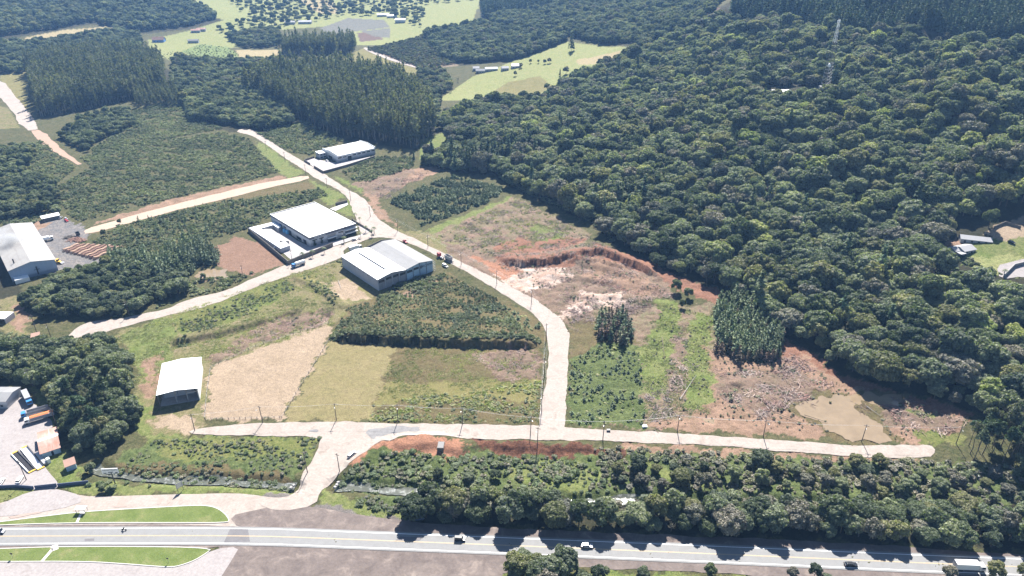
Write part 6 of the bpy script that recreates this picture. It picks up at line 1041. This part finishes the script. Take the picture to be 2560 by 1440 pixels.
# fallen trunks on the cleared land and in the pond
for k,(a,b_,lab) in enumerate((((1942,1036),(2008,1062),'long bare trunk lying at the left shore of the muddy pond'),((2010,1040),(2068,1058),'dark trunk lying in the muddy pond'),((2165,1018),(2200,1042),'pale bare trunk lying on the bank right of the pond'),((1700,1000),(1740,940),'thin pale trunk lying beside the bright green strip'),((1655,845),(1662,905),'grey trunk lying between the green strips'),((846,704),(853,722),'white pole lying on the warehouse yard'))):
    A,B = G(*a),G(*b_); b = MB().cyl(A+np.array([0,0,.7]),B+np.array([0,0,.6]),.16,.07,7); tag(b.build('fallen_trunk',M_CONC if 'white' in lab or 'pale' in lab else BARK),lab,'log')
# little rocks at the river mouth by the bridge
for k,(px,py) in enumerate(((842,1215),(838,1221),(846,1209),(728,1222),(735,1216))):
    g = G(px,py); o = bevel(MB().prism([(-.7,0),(.7,0),(.5,.7),(-.4,.8)],-.6,.6).build('river_rock',M_CONC,None,(g[0],g[1],g[2]+.3)),.2); o.rotation_euler=(0,0,k); tag(o,('grey rock at the river edge right of the bridge road','grey rock at the river edge left of the bridge road')[k>2],'rock','rocks at the bridge road')
build_ground()
# ------------------------------------------------------------------ smoke over the sawmill and the haze in the valley
def volume(name, mb, col, dens, aniso, noisy=None):
    m = bpy.data.materials.new(name); m.use_nodes = True; nt = m.node_tree; nt.nodes.remove(nt.nodes['Principled BSDF']); v = nt.nodes.new('ShaderNodeVolumePrincipled'); v.inputs['Color'].default_value = (*col,1); v.inputs['Density'].default_value = dens; v.inputs['Anisotropy'].default_value = aniso
    nt.links.new(v.outputs[0], nt.nodes['Material Output'].inputs['Volume'])
    if noisy:
        p = geo_pos(nt); tc = N(nt,'ShaderNodeTexCoord').outputs['Generated']; n = noise(nt, noisy, 3, .6, p, .5); gr = N(nt,'ShaderNodeTexGradient',gradient_type='SPHERICAL'); mp = N(nt,'ShaderNodeMapping'); nt.links.new(tc, mp.inputs[0]); mp.inputs['Location'].default_value=(-1,-1,-1); mp.inputs['Scale'].default_value=(2,2,2); nt.links.new(mp.outputs[0], gr.inputs[0])
        mm = N(nt,'ShaderNodeMath',operation='MULTIPLY'); nt.links.new(ramp(nt,n,[(.45,(0,0,0)),(.75,(1,1,1))]),mm.inputs[0]); nt.links.new(gr.outputs['Fac'],mm.inputs[1]); m2_ = N(nt,'ShaderNodeMath',operation='MULTIPLY'); nt.links.new(mm.outputs[0],m2_.inputs[0]); m2_.inputs[1].default_value = dens; nt.links.new(m2_.outputs[0],v.inputs['Density'])
    o = mb.build(name, m); o['kind'] = 'stuff'; return o
def ball(c, r, n=12):
    b = MB(); bm = bmesh.new(); bmesh.ops.create_icosphere(bm, subdivisions=3, radius=1); b.add([(c[0]+v.co.x*r[0], c[1]+v.co.y*r[1], c[2]+v.co.z*r[2]) for v in bm.verts], [[v.index for v in f.verts] for f in bm.faces]); bm.free(); return b
q = PZ(30,605,10); volume('smoke', ball((q[0]-4,q[1],13.5),(20,15,4.5)), (.9,.92,.95), .45, .3, .10)
HAZE = 0.00009
volume('haze', MB().box(-2600,2600,-760,3560,-30,262), (.27,.53,1.0), HAZE, .1)
